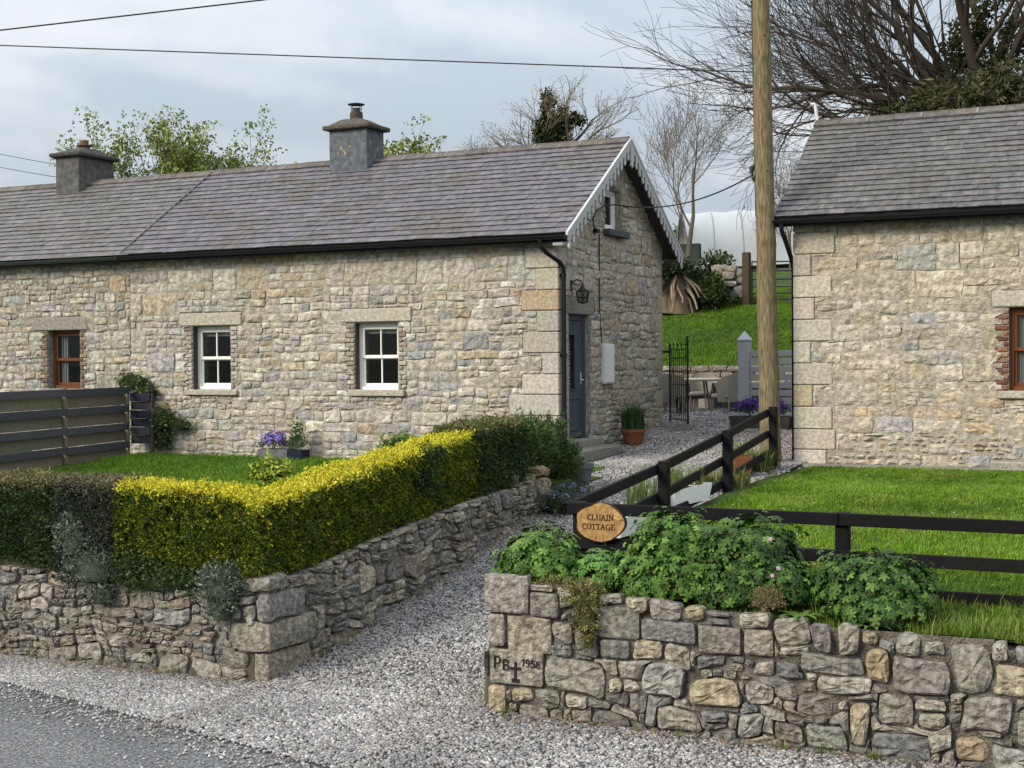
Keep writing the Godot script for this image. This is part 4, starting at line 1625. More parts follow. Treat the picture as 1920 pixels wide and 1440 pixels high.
func make_left_wall() -> void:
	var root := thing("stone_wall", "low rubble garden wall beneath the hedges, turning from the road up the lane", "wall")
	var yb := -1.72
	var t := Transform3D(Basis(), Vector3(-6, yb, 10.0))
	var out := PackedVector2Array([Vector2(0, 0), Vector2(7.53, 0), Vector2(7.55, 1.03), Vector2(7.2, 1.02), Vector2(6.0, 0.95), Vector2(4.5, 0.98), Vector2(0, 0.98)])
	var g := Geo.new()
	g.col = Color(0.24, 0.22, 0.185)
	g.prism(PackedVector2Array([Vector2(0, 0), Vector2(7.50, 0), Vector2(7.50, 0.98), Vector2(6.0, 0.92), Vector2(0, 0.94)]), t, -0.45, -0.035)
	var face := put("wall_core", g, M.mortar, root)
	var ts := Transform3D(Basis(Vector3(0, 0, -1), Vector3.UP, Vector3.RIGHT), Vector3(1.52, yb, 10.0))
	var so := PackedVector2Array([Vector2(0.0, 0.0), Vector2(3.0, 0.45), Vector2(6.0, 1.0), Vector2(6.0, 1.52), Vector2(3.85, 1.37), Vector2(1.8, 1.18), Vector2(0.6, 1.02), Vector2(0.0, 1.02)])
	g = Geo.new()
	g.col = Color(0.20, 0.19, 0.165)
	g.prism(PackedVector2Array([Vector2(0.05, 0), Vector2(5.95, 0), Vector2(5.95, 1.46), Vector2(3.85, 1.32), Vector2(1.8, 1.13), Vector2(0.05, 0.97)]), ts, -0.40, -0.035)
	var side := put("wall_core", g, M.mortar, root)
	var list := []
	var hf := [rect_poly(Rect2(7.32, 0, 0.4, 0.38)), rect_poly(Rect2(7.1, 0.37, 0.6, 0.28)), rect_poly(Rect2(7.38, 0.65, 0.4, 0.26)), rect_poly(Rect2(7.16, 0.915, 0.5, 0.2))]
	var hs := [rect_poly(Rect2(-0.1, 0, 0.8, 0.38)), rect_poly(Rect2(-0.1, 0.37, 0.86, 0.28)), rect_poly(Rect2(-0.1, 0.65, 0.72, 0.26)), rect_poly(Rect2(-0.1, 0.915, 0.4, 0.2))]
	var o := {"pal": "grey", "warp": 0.11, "jit": 0.22, "rough": 0.03, "bulge": 0.012, "bevel": 0.02, "deep": 0.08, "mat": "rock", "round": 0.02, "joint": 0.008, "facet": true, "proud": 0.03, "off": Vector2(9, 90)}
	lay(list, rubble(7.6, 1.1, 0.15, 0.27, 0.3, 0.25), t, face, out, hf, o)
	var o2 := o.duplicate()
	o2.pal = "mixed"
	o2.off = Vector2(30, 90)
	lay(list, rubble(6.0, 1.6, 0.17, 0.30, 0.3, 0.25), ts, side, so, hs, o2)
	lay_down(list, root, 290)
	pointing(face, t, Rect2(0, 0, 7.2, 0.95), out, [], Color(0.25, 0.23, 0.195), 0.05, -0.015)
	pointing(side, ts, Rect2(0.3, 0, 5.6, 1.45), PackedVector2Array([Vector2(0.3, 0.0), Vector2(3.0, 0.4), Vector2(6.0, 0.95), Vector2(6.0, 1.46), Vector2(3.85, 1.31), Vector2(1.8, 1.12), Vector2(0.3, 0.95)]), [], Color(0.22, 0.205, 0.18), 0.05, -0.006)
	# the big corner stones
	for e in [[1.37, 1.545, -1.75, -1.355, 9.33, 10.03, Color(0.38, 0.34, 0.27)], [1.12, 1.565, -1.345, -1.075, 9.27, 10.04, Color(0.37, 0.345, 0.285)], [1.40, 1.55, -1.065, -0.815, 9.42, 10.03, Color(0.32, 0.315, 0.305)], [1.18, 1.55, -0.80, -0.655, 9.7, 10.03, Color(0.35, 0.33, 0.29)]]:
		g = Geo.new()
		g.col = e[6]
		var lo := Vector3(e[0], e[2], e[4])
		var hi := Vector3(e[1], e[3], e[5])
		rock_block(g, (lo + hi) / 2, hi - lo, 0.03)
		put("corner_stone", g, M.rock, root)
	var w := Geo.new()
	w.col = Color(0.62, 0.60, 0.54)
	rock_block(w, Vector3(1.34, -1.06, 10.02), Vector3(0.06, 0.09, 0.05), 0.02)
	put("stone", w, M.rock, root)
	# the loose stones at its upper end
	for e in [[Vector3(1.42, -0.30, 4.32), Vector3(0.24, 0.26, 0.3), Color(0.35, 0.29, 0.21)], [Vector3(1.50, -0.38, 4.0), Vector3(0.22, 0.32, 0.26), Color(0.42, 0.36, 0.27)], [Vector3(1.44, -0.15, 4.02), Vector3(0.3, 0.13, 0.3), Color(0.37, 0.28, 0.18)], [Vector3(1.42, -0.2, 4.75), Vector3(0.2, 0.14, 0.22), Color(0.46, 0.43, 0.37)]]:
		g = Geo.new()
		g.col = e[2]
		rock_block(g, e[0], e[1], 0.035)
		put("corner_stone", g, M.rock, root)


# a roughly squared rock: a box of 4 x 4 patches a side, its corners eased and its faces uneven
func rock_block(g: Geo, o: Vector3, s: Vector3, rough: float) -> void:
	var n := 4
	var seen := {}
	var off := rv() * 50.0
	for axis in 3:
		for sg in [-1.0, 1.0]:
			var a1 := (axis + 1) % 3
			var a2 := (axis + 2) % 3
			var rows := []
			for i in n + 1:
				var r := []
				for j in n + 1:
					var q := Vector3.ZERO
					q[axis] = sg
					q[a1] = (2.0 * j / n - 1.0) * (1.0 if sg > 0 else -1.0)
					q[a2] = 2.0 * i / n - 1.0
					var e := Vector3(pow(absf(q.x), 6), pow(absf(q.y), 6), pow(absf(q.z), 6))
					var edge := clampf(e.x + e.y + e.z - 1.0, 0.0, 2.0)
					var p := q * s * 0.5
					var w := Vector3(wob.get_noise_3dv(q * 90 + off), wob.get_noise_3dv(q * 90 + off * 2.0), wob.get_noise_3dv(q * 90 + off * 3.0))
					p += w * rough * 1.2
					p -= q.normalized() * edge * minf(0.018, s[s.min_axis_index()] * 0.12)
					r.append(o + p)
				rows.append(r)
			g.sheet(rows)


# ---------------------------------------------------------------- hedges and garden plants



# leaves over the four upright sides and the top of a box whose top (and bottom) follow y0/y1 keys along an axis
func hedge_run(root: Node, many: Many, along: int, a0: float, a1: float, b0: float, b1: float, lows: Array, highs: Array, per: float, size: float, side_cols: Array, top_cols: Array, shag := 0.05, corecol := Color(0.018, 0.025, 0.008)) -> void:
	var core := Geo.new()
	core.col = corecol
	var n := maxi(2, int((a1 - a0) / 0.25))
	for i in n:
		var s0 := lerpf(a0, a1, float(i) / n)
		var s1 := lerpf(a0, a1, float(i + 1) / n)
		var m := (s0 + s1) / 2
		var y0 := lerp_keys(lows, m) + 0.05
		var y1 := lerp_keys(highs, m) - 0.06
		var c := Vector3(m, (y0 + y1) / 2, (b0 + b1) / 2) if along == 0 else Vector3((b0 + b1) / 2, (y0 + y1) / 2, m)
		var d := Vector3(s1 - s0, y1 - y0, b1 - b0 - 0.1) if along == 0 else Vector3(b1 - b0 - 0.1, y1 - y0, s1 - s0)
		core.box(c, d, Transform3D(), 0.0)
	put("branches", core, M.dark, root)  # solid dark boxes; shade between the leaves is put into their colour
	var L := a1 - a0
	var H := lerp_keys(highs, (a0 + a1) / 2) - lerp_keys(lows, (a0 + a1) / 2)
	var W := b1 - b0
	var areas := [L * H, L * H, L * W, W * H, W * H]
	for f in 5:
		for k in int(areas[f] * per):
			var a := rf(a0, a1)
			var b := rf(b0, b1)
			var v := rng.randf()
			var nr := Vector3.UP
			var out := -absf(rf(0, 1)) * shag * rf(0, 2.0) + shag * 0.5
			var gap := wob.get_noise_3d(a * 160 + f * 50, v * 160, b * 160)
			out += gap * 0.06
			if gap < -0.3 and f != 2 and rng.randf() < 0.75:
				continue
			match f:
				0:
					b = b1 + out; nr = Vector3(0, 0, 1) if along == 0 else Vector3(1, 0, 0)
				1:
					b = b0 - out; nr = Vector3(0, 0, -1) if along == 0 else Vector3(-1, 0, 0)
				2:
					v = 1.0
				3:
					a = a0 - out; nr = Vector3(-1, 0, 0) if along == 0 else Vector3(0, 0, -1)
				4:
					a = a1 + out; nr = Vector3(1, 0, 0) if along == 0 else Vector3(0, 0, 1)
			var y0 := lerp_keys(lows, a) + wob.get_noise_2d(a * 90, 7) * 0.09
			var y1 := lerp_keys(highs, a) + wob.get_noise_2d(a * 90, b * 90 + 30) * 0.05
			var y := lerpf(y0, y1, v) + (out if f == 2 else 0.0)
			var p := Vector3(a, y, b) if along == 0 else Vector3(b, y, a)
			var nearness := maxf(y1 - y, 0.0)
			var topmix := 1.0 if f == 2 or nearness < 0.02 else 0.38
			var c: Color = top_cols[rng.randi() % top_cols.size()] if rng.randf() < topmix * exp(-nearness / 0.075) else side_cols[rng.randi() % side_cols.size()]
			many.add(facing((nr + rv() * 0.5 + Vector3(0, 0.3, 0)).normalized(), size * rf(0.7, 1.3)), p, vary(c, 0.25))


func mound(many: Many, o: Vector3, r: Vector3, n: int, size: float, cols: Array, rise := 0.35, lump := 0.13) -> void:
	for k in n:
		var d := Vector3(rf(-1, 1), rf(-0.25, 1), rf(-1, 1))
		if d.length_squared() > 1.0 or d.length_squared() < 0.01:
			d = d.normalized()
		d = d.normalized()
		var q := 1.0 + wob.get_noise_3dv(d * 130 + o * 40) * lump * 3.0
		var clump := wob.get_noise_3dv(d * 330 + o * 70)
		if clump < -0.32 and rng.randf() < 0.7:
			continue
		var depth := 1.0 - pow(rng.randf(), 2.0) * 0.35
		if k % 16 == 0:
			depth = rf(1.03, 1.2)
		var p := o + d * r * q * depth
		var nr := (d / r.normalized() * 0.3 + d + Vector3.UP * rise + rv() * 0.45).normalized()
		many.add(facing(nr, size * rf(0.5, 1.3)), p, vary(cols[rng.randi() % cols.size()] * (1.0 + clump * 0.7), 0.22))


func ball(g: Geo, o: Vector3, r: Vector3) -> void:   # a lumpy dark heart for a mound
	var rows := []
	for i in 8:
		var row := []
		var el := lerpf(-0.5, PI / 2, i / 7.0)
		for j in 13:
			var az := -TAU * j / 12.0
			var d := Vector3(cos(az) * cos(el), sin(el), sin(az) * cos(el))
			row.append(o + d * r * (1.0 + wob.get_noise_3dv(d * 130 + o * 40) * 0.3))
		rows.append(row)
	g.sheet(rows)


func leafy_plant(called: String, label: String, category: String, group: String, parts: Array, leaf: Mesh, size: float, per: float, cols: Array, rise := 0.35, heart := Color(0.012, 0.02, 0.007)) -> Node3D:
	var root := thing(called, label, category, group)
	var g := Geo.new()
	g.col = heart
	var many := Many.new()
	for e in parts:
		ball(g, e[0], e[1] * 0.8)
		var r: Vector3 = e[1]
		mound(many, e[0], r, int(per * (r.x * r.y + r.x * r.z + r.y * r.z) * 4.0), size, cols, rise)
	put("shade_heart", g, M.dark, root)  # dark filler lumps, the shade deep in the foliage painted as their colour
	scatter("leaves", leaf, M.leaf, many, root)
	return root


func make_hedges() -> void:
	var tiny := cluster(9, 0.030, 0.017, 0.028)
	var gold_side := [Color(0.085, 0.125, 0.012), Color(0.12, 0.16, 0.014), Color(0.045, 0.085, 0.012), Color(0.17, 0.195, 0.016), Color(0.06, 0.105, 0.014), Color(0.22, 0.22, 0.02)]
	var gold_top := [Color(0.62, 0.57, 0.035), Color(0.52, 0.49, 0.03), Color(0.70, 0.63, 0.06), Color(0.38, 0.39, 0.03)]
	var dark := [Color(0.035, 0.065, 0.022), Color(0.05, 0.085, 0.025), Color(0.028, 0.05, 0.02), Color(0.065, 0.10, 0.03)]
	var purple := [Color(0.055, 0.062, 0.05), Color(0.075, 0.08, 0.065), Color(0.045, 0.05, 0.045), Color(0.09, 0.095, 0.075), Color(0.04, 0.06, 0.03)]
	# golden: along the road and then up the lane
	var root := thing("golden_hedge", "clipped golden hedge with bright yellow top round the wall corner", "hedge")
	var m := Many.new()
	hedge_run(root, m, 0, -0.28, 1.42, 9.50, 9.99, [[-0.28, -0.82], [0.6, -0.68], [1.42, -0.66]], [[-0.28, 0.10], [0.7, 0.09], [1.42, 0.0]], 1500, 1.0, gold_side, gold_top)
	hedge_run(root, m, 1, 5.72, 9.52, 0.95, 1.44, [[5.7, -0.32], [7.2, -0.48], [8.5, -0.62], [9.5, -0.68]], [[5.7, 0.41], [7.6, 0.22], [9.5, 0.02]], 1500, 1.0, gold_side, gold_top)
	for k in 260:
		var on_lane := k % 2 == 0
		var a := rf(5.8, 9.4) if on_lane else rf(-0.25, 1.35)
		var top := lerp_keys([[5.7, 0.41], [7.6, 0.22], [9.5, 0.02]], a) if on_lane else lerp_keys([[-0.28, 0.10], [0.7, 0.09], [1.42, 0.0]], a)
		var p := Vector3(rf(0.97, 1.42), top, a) if on_lane else Vector3(a, top, rf(9.52, 9.97))
		for i in 4:
			m.add(facing((Vector3.UP + rv() * 0.4).normalized(), 0.55), p + Vector3(rf(-0.012, 0.012), i * rf(0.012, 0.028), rf(-0.012, 0.012)), vary(gold_top[rng.randi() % 4], 0.2))
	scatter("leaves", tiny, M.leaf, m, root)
	# one green shoot plant grown through the lane side
	root = thing("green_hedge", "dark green clipped hedge at the far left of the roadside wall", "hedge")
	m = Many.new()
	hedge_run(root, m, 0, -5.5, -0.92, 9.45, 9.99, [[-5.5, -0.75], [-1.6, -0.66], [-0.9, -0.80]], [[-5.5, 0.10], [-0.9, 0.12]], 1100, 1.1, dark, [Color(0.20, 0.17, 0.09), Color(0.12, 0.12, 0.05), Color(0.16, 0.15, 0.06)])
	scatter("leaves", tiny, M.leaf, m, root)
	root = thing("purple_hedge", "dull purple-green hedge between the dark green and the golden one", "hedge")
	m = Many.new()
	hedge_run(root, m, 0, -0.95, -0.26, 9.47, 10.02, [[-0.95, -0.80], [-0.2, -0.85]], [[-0.95, 0.13], [-0.2, 0.10]], 1300, 1.1, purple, [Color(0.17, 0.15, 0.09), Color(0.12, 0.12, 0.07)])
	scatter("leaves", tiny, M.leaf, m, root)
	root = thing("green_hedge", "dark green clipped hedge by the lane, next after the golden one", "hedge")
	m = Many.new()
	hedge_run(root, m, 1, 4.35, 5.74, 0.9, 1.46, [[4.3, -0.22], [5.7, -0.32]], [[4.3, 0.52], [5.7, 0.46]], 1200, 1.2, dark, [Color(0.09, 0.12, 0.035), Color(0.16, 0.15, 0.06)], 0.08)
	scatter("leaves", tiny, M.leaf, m, root)
	# the patch of plain green within the golden hedge
	var sprig := cluster(8, 0.045, 0.022, 0.04)
	leafy_plant("green_shoots", "dark green shoots grown through the lane side of the golden hedge", "shrub", "", [[Vector3(1.40, -0.08, 6.9), Vector3(0.10, 0.36, 0.22)], [Vector3(1.40, 0.2, 6.75), Vector3(0.09, 0.12, 0.3)]], sprig, 1.0, 500, dark)
	leafy_plant("loose_shrub", "loose feathery green shrub at the hedge's end near the blue door", "shrub", "", [[Vector3(1.02, 0.02, 3.8), Vector3(0.45, 0.5, 0.7)], [Vector3(0.98, 0.08, 3.05), Vector3(0.45, 0.42, 0.5)], [Vector3(1.15, -0.2, 2.75), Vector3(0.34, 0.35, 0.4)]], cluster(9, 0.06, 0.014, 0.04, 0.7), 1.0, 420, [Color(0.05, 0.09, 0.025), Color(0.075, 0.12, 0.035), Color(0.04, 0.07, 0.02), Color(0.10, 0.14, 0.04)], 0.9)
	leafy_plant("green_shrub", "ragged green shrub hanging below the golden hedge over the wall", "shrub", "", [[Vector3(0.35, -0.78, 9.98), Vector3(0.5, 0.16, 0.14)], [Vector3(-0.1, -0.72, 9.98), Vector3(0.25, 0.2, 0.12)]], sprig, 1.0, 420, dark)
	var silver := [Color(0.13, 0.155, 0.12), Color(0.17, 0.195, 0.155), Color(0.10, 0.125, 0.09), Color(0.08, 0.105, 0.07)]
	var felt := cluster(8, 0.04, 0.014, 0.03, 0.6)
	leafy_plant("silver_plant", "silvery grey plant trailing over the wall beside its corner stones", "plant", "", [[Vector3(1.06, -0.78, 10.05), Vector3(0.22, 0.22, 0.15)], [Vector3(1.06, -0.98, 10.08), Vector3(0.13, 0.16, 0.1)]], felt, 1.1, 700, silver, 0.4, Color(0.05, 0.06, 0.045))
	leafy_plant("silver_plant", "silvery grey plant spilling down the wall below the purple hedge", "plant", "", [[Vector3(-0.5, -0.72, 10.04), Vector3(0.32, 0.22, 0.13)], [Vector3(-0.75, -0.45, 10.02), Vector3(0.2, 0.3, 0.1)], [Vector3(-0.35, -0.95, 10.06), Vector3(0.16, 0.12, 0.08)]], felt, 1.1, 600, silver, 0.4, Color(0.05, 0.06, 0.045))
	# geraniums on top of the right-hand wall
	var ger := lobed_leaf(0.041, 5)
	var gcol := [Color(0.043, 0.10, 0.014), Color(0.062, 0.13, 0.02), Color(0.028, 0.07, 0.011), Color(0.10, 0.18, 0.034)]
	var gdark := [Color(0.031, 0.073, 0.015), Color(0.043, 0.094, 0.02), Color(0.022, 0.053, 0.013), Color(0.08, 0.145, 0.03)]
	leafy_plant("geranium", "leafy green geranium mound at the lane end of the wall top", "plant", "", [[Vector3(4.08, -0.47, 9.62), Vector3(0.38, 0.33, 0.36)]], ger, 1.0, 1050, gcol)
	leafy_plant("geranium", "small bright green geranium below the round wooden sign", "plant", "", [[Vector3(4.62, -0.52, 9.6), Vector3(0.26, 0.22, 0.28)]], ger, 0.9, 1100, [Color(0.085, 0.18, 0.035), Color(0.11, 0.21, 0.045), Color(0.06, 0.14, 0.03)])
	leafy_plant("geranium", "large leafy geranium bush right of the round wooden sign", "plant", "", [[Vector3(5.26, -0.40, 9.55), Vector3(0.40, 0.43, 0.4)], [Vector3(5.1, -0.52, 9.8), Vector3(0.32, 0.25, 0.25)], [Vector3(5.4, -0.5, 9.85), Vector3(0.3, 0.25, 0.22)]], ger, 1.0, 1000, gcol)
	var gp := leafy_plant("geranium", "large geranium bush with a few pink flowers, in the middle of the wall top", "plant", "", [[Vector3(5.84, -0.42, 9.55), Vector3(0.44, 0.42, 0.4)], [Vector3(5.75, -0.54, 9.8), Vector3(0.38, 0.24, 0.22)], [Vector3(6.15, -0.52, 9.7), Vector3(0.26, 0.26, 0.25)]], ger, 1.0, 1000, gdark)
	var petals := Many.new()
	for k in 4:
		petals.add(facing(Vector3(rf(-0.4, 0.4), 0.4, 1).normalized(), 1.0), Vector3(5.9 + rf(-0.4, 0.4), -0.25 + rf(-0.15, 0.2), 9.94 + rf(-0.02, 0.03)), Color(0.45, 0.27, 0.38))
	scatter("flowers", lobed_leaf(0.02, 5), M.petal, petals, gp)
	leafy_plant("geranium", "dark leafy geranium mound standing alone at right on the wall top", "plant", "", [[Vector3(6.86, -0.52, 9.62), Vector3(0.46, 0.34, 0.36)], [Vector3(6.9, -0.62, 9.85), Vector3(0.36, 0.18, 0.2)]], ger, 0.95, 1050, gdark)
	# creeping plant hanging over the face
	leafy_plant("trailing_plant", "olive green creeper hanging down the face of the wall below the sign", "plant", "", [[Vector3(4.68, -0.62, 10.1), Vector3(0.17, 0.13, 0.1)], [Vector3(4.70, -0.80, 10.13), Vector3(0.10, 0.2, 0.06)], [Vector3(4.72, -0.95, 10.13), Vector3(0.05, 0.12, 0.05)], [Vector3(4.4, -0.56, 10.0), Vector3(0.25, 0.06, 0.1)]], cluster(9, 0.026, 0.012, 0.02), 1.0, 1300, [Color(0.13, 0.145, 0.045), Color(0.17, 0.17, 0.055), Color(0.10, 0.11, 0.035), Color(0.20, 0.17, 0.07)], 0.3, Color(0.05, 0.05, 0.02))
	leafy_plant("moss_clump", "round brownish clump of moss on the wall top", "moss", "", [[Vector3(6.14, -0.56, 10.0), Vector3(0.1, 0.1, 0.1)]], cluster(9, 0.02, 0.008, 0.015), 1.0, 3000, [Color(0.19, 0.16, 0.07), Color(0.24, 0.19, 0.09), Color(0.14, 0.13, 0.05)], 0.3, Color(0.1, 0.08, 0.04))
	# strap-leaved plants
	for e in [["broad strap-leaved plant between two geranium mounds on the wall edge", Vector3(6.38, -0.70, 9.98), 12], ["broad strap-leaved plant in front of the rightmost geranium mound", Vector3(6.92, -0.73, 9.98), 12]]:
		var pl := thing("strap_plant", e[0], "plant")
		for k in e[2]:
			var an: float = TAU * k / e[2] + rf(-0.2, 0.2)
			var g := Geo.new()
			g.col = vary(Color(0.085, 0.16, 0.035), 0.2)
			var d := Vector3(cos(an), 0, sin(an))
			var s := Vector3(-sin(an), 0, cos(an))
			var rows := []
			var l := rf(0.15, 0.22)
			for i in 6:
				var f := i / 5.0
				var p: Vector3 = e[1] + d * l * f + Vector3.UP * (l * 0.95 * f - l * 0.75 * f * f)
				var w := 0.024 * sin(PI * (0.12 + 0.88 * f)) + 0.001
				rows.append([p - s * w + Vector3.UP * 0.008, p, p + s * w + Vector3.UP * 0.008])
			g.sheet(rows)
			put("leaf", g, M.leaf, pl)
	# wall-climbing and garden plants on the left
	leafy_plant("climbing_shrub", "green climbing shrub where the plank fence meets the cottage wall", "shrub", "", [[Vector3(-8.55, 0.92, 0.14), Vector3(0.42, 0.2, 0.14)], [Vector3(-8.25, 0.75, 0.14), Vector3(0.3, 0.14, 0.12)], [Vector3(-7.85, 0.2, 0.18), Vector3(0.26, 0.3, 0.14)], [Vector3(-7.5, 0.14, 0.14), Vector3(0.34, 0.16, 0.1)], [Vector3(-7.9, -0.15, 0.15), Vector3(0.2, 0.25, 0.12)]], cluster(8, 0.06, 0.03, 0.07), 1.0, 90, [Color(0.09, 0.14, 0.04), Color(0.14, 0.19, 0.06), Color(0.06, 0.10, 0.03)])
	leafy_plant("garden_plant", "yellow-green leafy plant standing on the left lawn behind the hedge", "plant", "", [[Vector3(-2.2, -0.2, 4.6), Vector3(0.18, 0.18, 0.18)], [Vector3(-2.45, -0.28, 4.6), Vector3(0.12, 0.14, 0.12)]], cluster(8, 0.10, 0.03, 0.05, 0.8), 1.0, 200, [Color(0.30, 0.36, 0.05), Color(0.24, 0.32, 0.05)])
	leafy_plant("garden_plant", "green leafy clump behind the golden hedge below the cottage wall", "plant", "", [[Vector3(-1.2, 0.0, 2.9), Vector3(0.3, 0.22, 0.25)], [Vector3(-0.5, 0.0, 2.8), Vector3(0.35, 0.15, 0.2)]], cluster(8, 0.09, 0.03, 0.06, 0.5), 1.0, 130, [Color(0.09, 0.15, 0.035), Color(0.13, 0.19, 0.05)])
	leafy_plant("edging_plant", "low dark mat of blue-flowered plants at the wall end by the lane", "plant", "", [[Vector3(1.85, -0.58, 4.0), Vector3(0.32, 0.2, 0.4)], [Vector3(1.7, -0.5, 3.5), Vector3(0.25, 0.16, 0.3)]], cluster(9, 0.04, 0.012, 0.03), 1.0, 500, [Color(0.04, 0.065, 0.03), Color(0.06, 0.085, 0.04), Color(0.05, 0.07, 0.03), Color(0.22, 0.25, 0.42)])


# ---------------------------------------------------------------- fences and small things

func board(parent: Node, called: String, a: Vector3, b: Vector3, w: float, h: float, col: Color, m: String, ch := 0.006) -> void:
	var g := Geo.new()
	g.col = col
	g.beam(a, b, w, h, ch)
	put(called, g, M[m], parent)


func make_rail_fence() -> void:
	var root := thing("rail_fence", "black painted post and rail fence round the right-hand lawn", "fence")
	var black := Color(0.008, 0.008, 0.010)
	var c0 := Vector3(3.97, 0, 8.7)
	for x in [4.03, 6.42, 8.8, 11.2, 13.5]:
		piece(root, "post", Vector3(x, -0.42, 8.66), Vector3(0.115, 0.84, 0.10), vary(black, 0.2), "black_wood", 0.008)
	for y in [-0.055, -0.365, -0.65]:
		board(root, "rail", Vector3(3.96, y, 8.735), Vector3(6.40, y + 0.003, 8.735), 0.042, 0.105, vary(black, 0.3), "black_wood")
		board(root, "rail", Vector3(6.404, y + 0.003, 8.735), Vector3(8.8, y, 8.735), 0.042, 0.105, vary(black, 0.3), "black_wood")
		board(root, "rail", Vector3(8.804, y, 8.735), Vector3(11.2, y + 0.004, 8.735), 0.042, 0.105, vary(black, 0.3), "black_wood")
		board(root, "rail", Vector3(11.204, y + 0.004, 8.735), Vector3(13.6, y, 8.735), 0.042, 0.105, vary(black, 0.3), "black_wood")
	var ps := [Vector3(3.97, 0.0, 8.6), Vector3(3.83, 0.15, 5.8), Vector3(3.68, 0.35, 2.9), Vector3(3.52, 0.56, 0.05)]
	for i in range(1, 4):
		piece(root, "post", ps[i] + Vector3(0, -0.42, 0), Vector3(0.115, 0.88, 0.115), vary(black, 0.2), "black_wood", 0.008)
	for i in 3:
		for k in 3:
			var a: Vector3 = ps[i] + Vector3(-0.08, -0.075 - 0.315 * k, 0.0)
			var b: Vector3 = ps[i + 1] + Vector3(-0.08, -0.075 - 0.315 * k, 0.03)
			if k == 2:
				a.y += 0.05; b.y += 0.02
			board(root, "rail", a, b, 0.042, 0.11, vary(black, 0.3), "black_wood")


func make_plank_fence() -> void:
	var root := thing("plank_fence", "grey-blue and bare planks alternating on the fence dividing the front gardens", "fence")
	var a := Vector3(-8.52, 0, 0.35)
	var b := Vector3(-7.55, 0, 6.2)
	var dir := (b - a).normalized()
	var side := Vector3(dir.z, 0, -dir.x)   # towards the lawn side
	var grey := Color(0.112, 0.117, 0.137)
	var bare := Color(0.28, 0.258, 0.195)
	for k in 8:
		var y := 0.86 - 0.07 - k * 0.165
		var dark := k % 2 == 0
		for s in 3:
			var p := a + dir * (s * 1.95)
			var q := a + dir * minf(s * 1.95 + 1.945, 5.9)
			var o := side * (0.045 if dark else -0.045)
			board(root, "plank", p + o + Vector3(0, y, 0), q + o + Vector3(0, y - 0.01, 0), 0.022, 0.13 if dark else 0.2, vary(grey if dark else bare, 0.12), "timber", 0.004)
	for s in 4:
		var p := a + dir * (s * 1.95)
		piece(root, "post", p + Vector3(0, 0.22, 0), Vector3(0.08, 1.3, 0.065), vary(Color(0.28, 0.25, 0.17), 0.1), "timber", 0.006)
	# the short return to the cottage wall
	for k in 6:
		var y := 0.66 - k * 0.155
		var c := vary(Color(0.03, 0.033, 0.055), 0.2) if k in [0, 2, 3] else vary(Color(0.07, 0.07, 0.075), 0.2)
		board(root, "plank", Vector3(-8.46, y, 0.33 - (k % 2) * 0.03), Vector3(-8.0, y, 0.33 - (k % 2) * 0.03), 0.022, 0.15, c, "timber", 0.004)
	piece(root, "post", Vector3(-8.0, 0.15, 0.28), Vector3(0.07, 1.15, 0.06), Color(0.09, 0.085, 0.08), "timber", 0.006)


func make_sign() -> void:
	var root := thing("name_sign", "round wood slice sign with two lines of dark lettering on the fence corner", "sign")
	var t := Transform3D(Basis(Vector3(1, 0, -0.06).normalized(), Vector3.UP, Vector3(0.06, 0, 1).normalized()), Vector3(4.29, -0.165, 8.79))
	var p := PackedVector2Array()
	for k in 28:
		var an := TAU * k / 28
		var r := 1.0 + wob.get_noise_2d(cos(an) * 60, sin(an) * 60) * 0.13
		p.append(Vector2(cos(an) * 0.232 * r, sin(an) * 0.172 * r))
	var g := Geo.new()
	g.col = Color(0.07, 0.045, 0.03)
	g.prism(p, t, -0.03, 0.028)
	put("bark_rim", g, M.bark, root)
	g = Geo.new()
	g.col = Color(0.47, 0.275, 0.115)
	var q := PackedVector2Array()
	for v in p:
		q.append(v * 0.965)
	g.prism(q, t, 0.0, 0.031)
	var face := put("wood_face", g, M.clay, root)
	# growth rings and cracks, let a little into the face
	for k in 6:
		g = Geo.new()
		g.col = Color(0.40, 0.225, 0.09) if k % 2 else Color(0.43, 0.25, 0.10)
		var s := 0.15 + k * 0.135
		for i in 28:
			var a := p[i] * s
			var b := p[(i + 1) % 28] * s
			var w := 0.97
			g.quad(t * Vector3(a.x * w, a.y * w, 0.0315), t * Vector3(a.x, a.y, 0.0315), t * Vector3(b.x, b.y, 0.0315), t * Vector3(b.x * w, b.y * w, 0.0315))
		put("growth_ring", g, M.clay, face)
	for e in [[0.15, 0.02, 0.21, 0.03], [-0.03, -0.08, -0.05, -0.16], [0.02, -0.1, 0.03, -0.16]]:
		g = Geo.new()
		g.col = Color(0.09, 0.045, 0.02)
		g.prism(PackedVector2Array([Vector2(e[0], e[1]), Vector2(e[2] + 0.006, e[3]), Vector2(e[2] - 0.004, e[3] + 0.006)]), t, 0.03, 0.0325)
		put("crack", g, M.timber, face)
	g = Geo.new()
	g.col = Color(0.62, 0.42, 0.17)
	g.prism(PackedVector2Array([Vector2(0.115, 0.03), Vector2(0.19, 0.02), Vector2(0.17, 0.09), Vector2(0.13, 0.085)]), t, 0.03, 0.0321)
	put("pale_patch", g, M.timber, face)
	var ink := mat("burnt", Color(0.035, 0.016, 0.008), 0.9, null, 1.0, false)
	var font := SystemFont.new()
	font.font_names = PackedStringArray(["Droid Serif"])
	for e in [["CLUAIN", 0.045, 0.0], ["COTTAGE", -0.038, -0.02]]:
		var tm := TextMesh.new()
		tm.text = e[0]
		tm.font = font
		tm.font_size = 16
		tm.pixel_size = 0.0042
		tm.depth = 0.006
		tm.curve_step = 1.0
		var m := put("lettering", tm, ink, root)
		m.transform = Transform3D(t.basis, t * Vector3(e[2], e[1], 0.034))


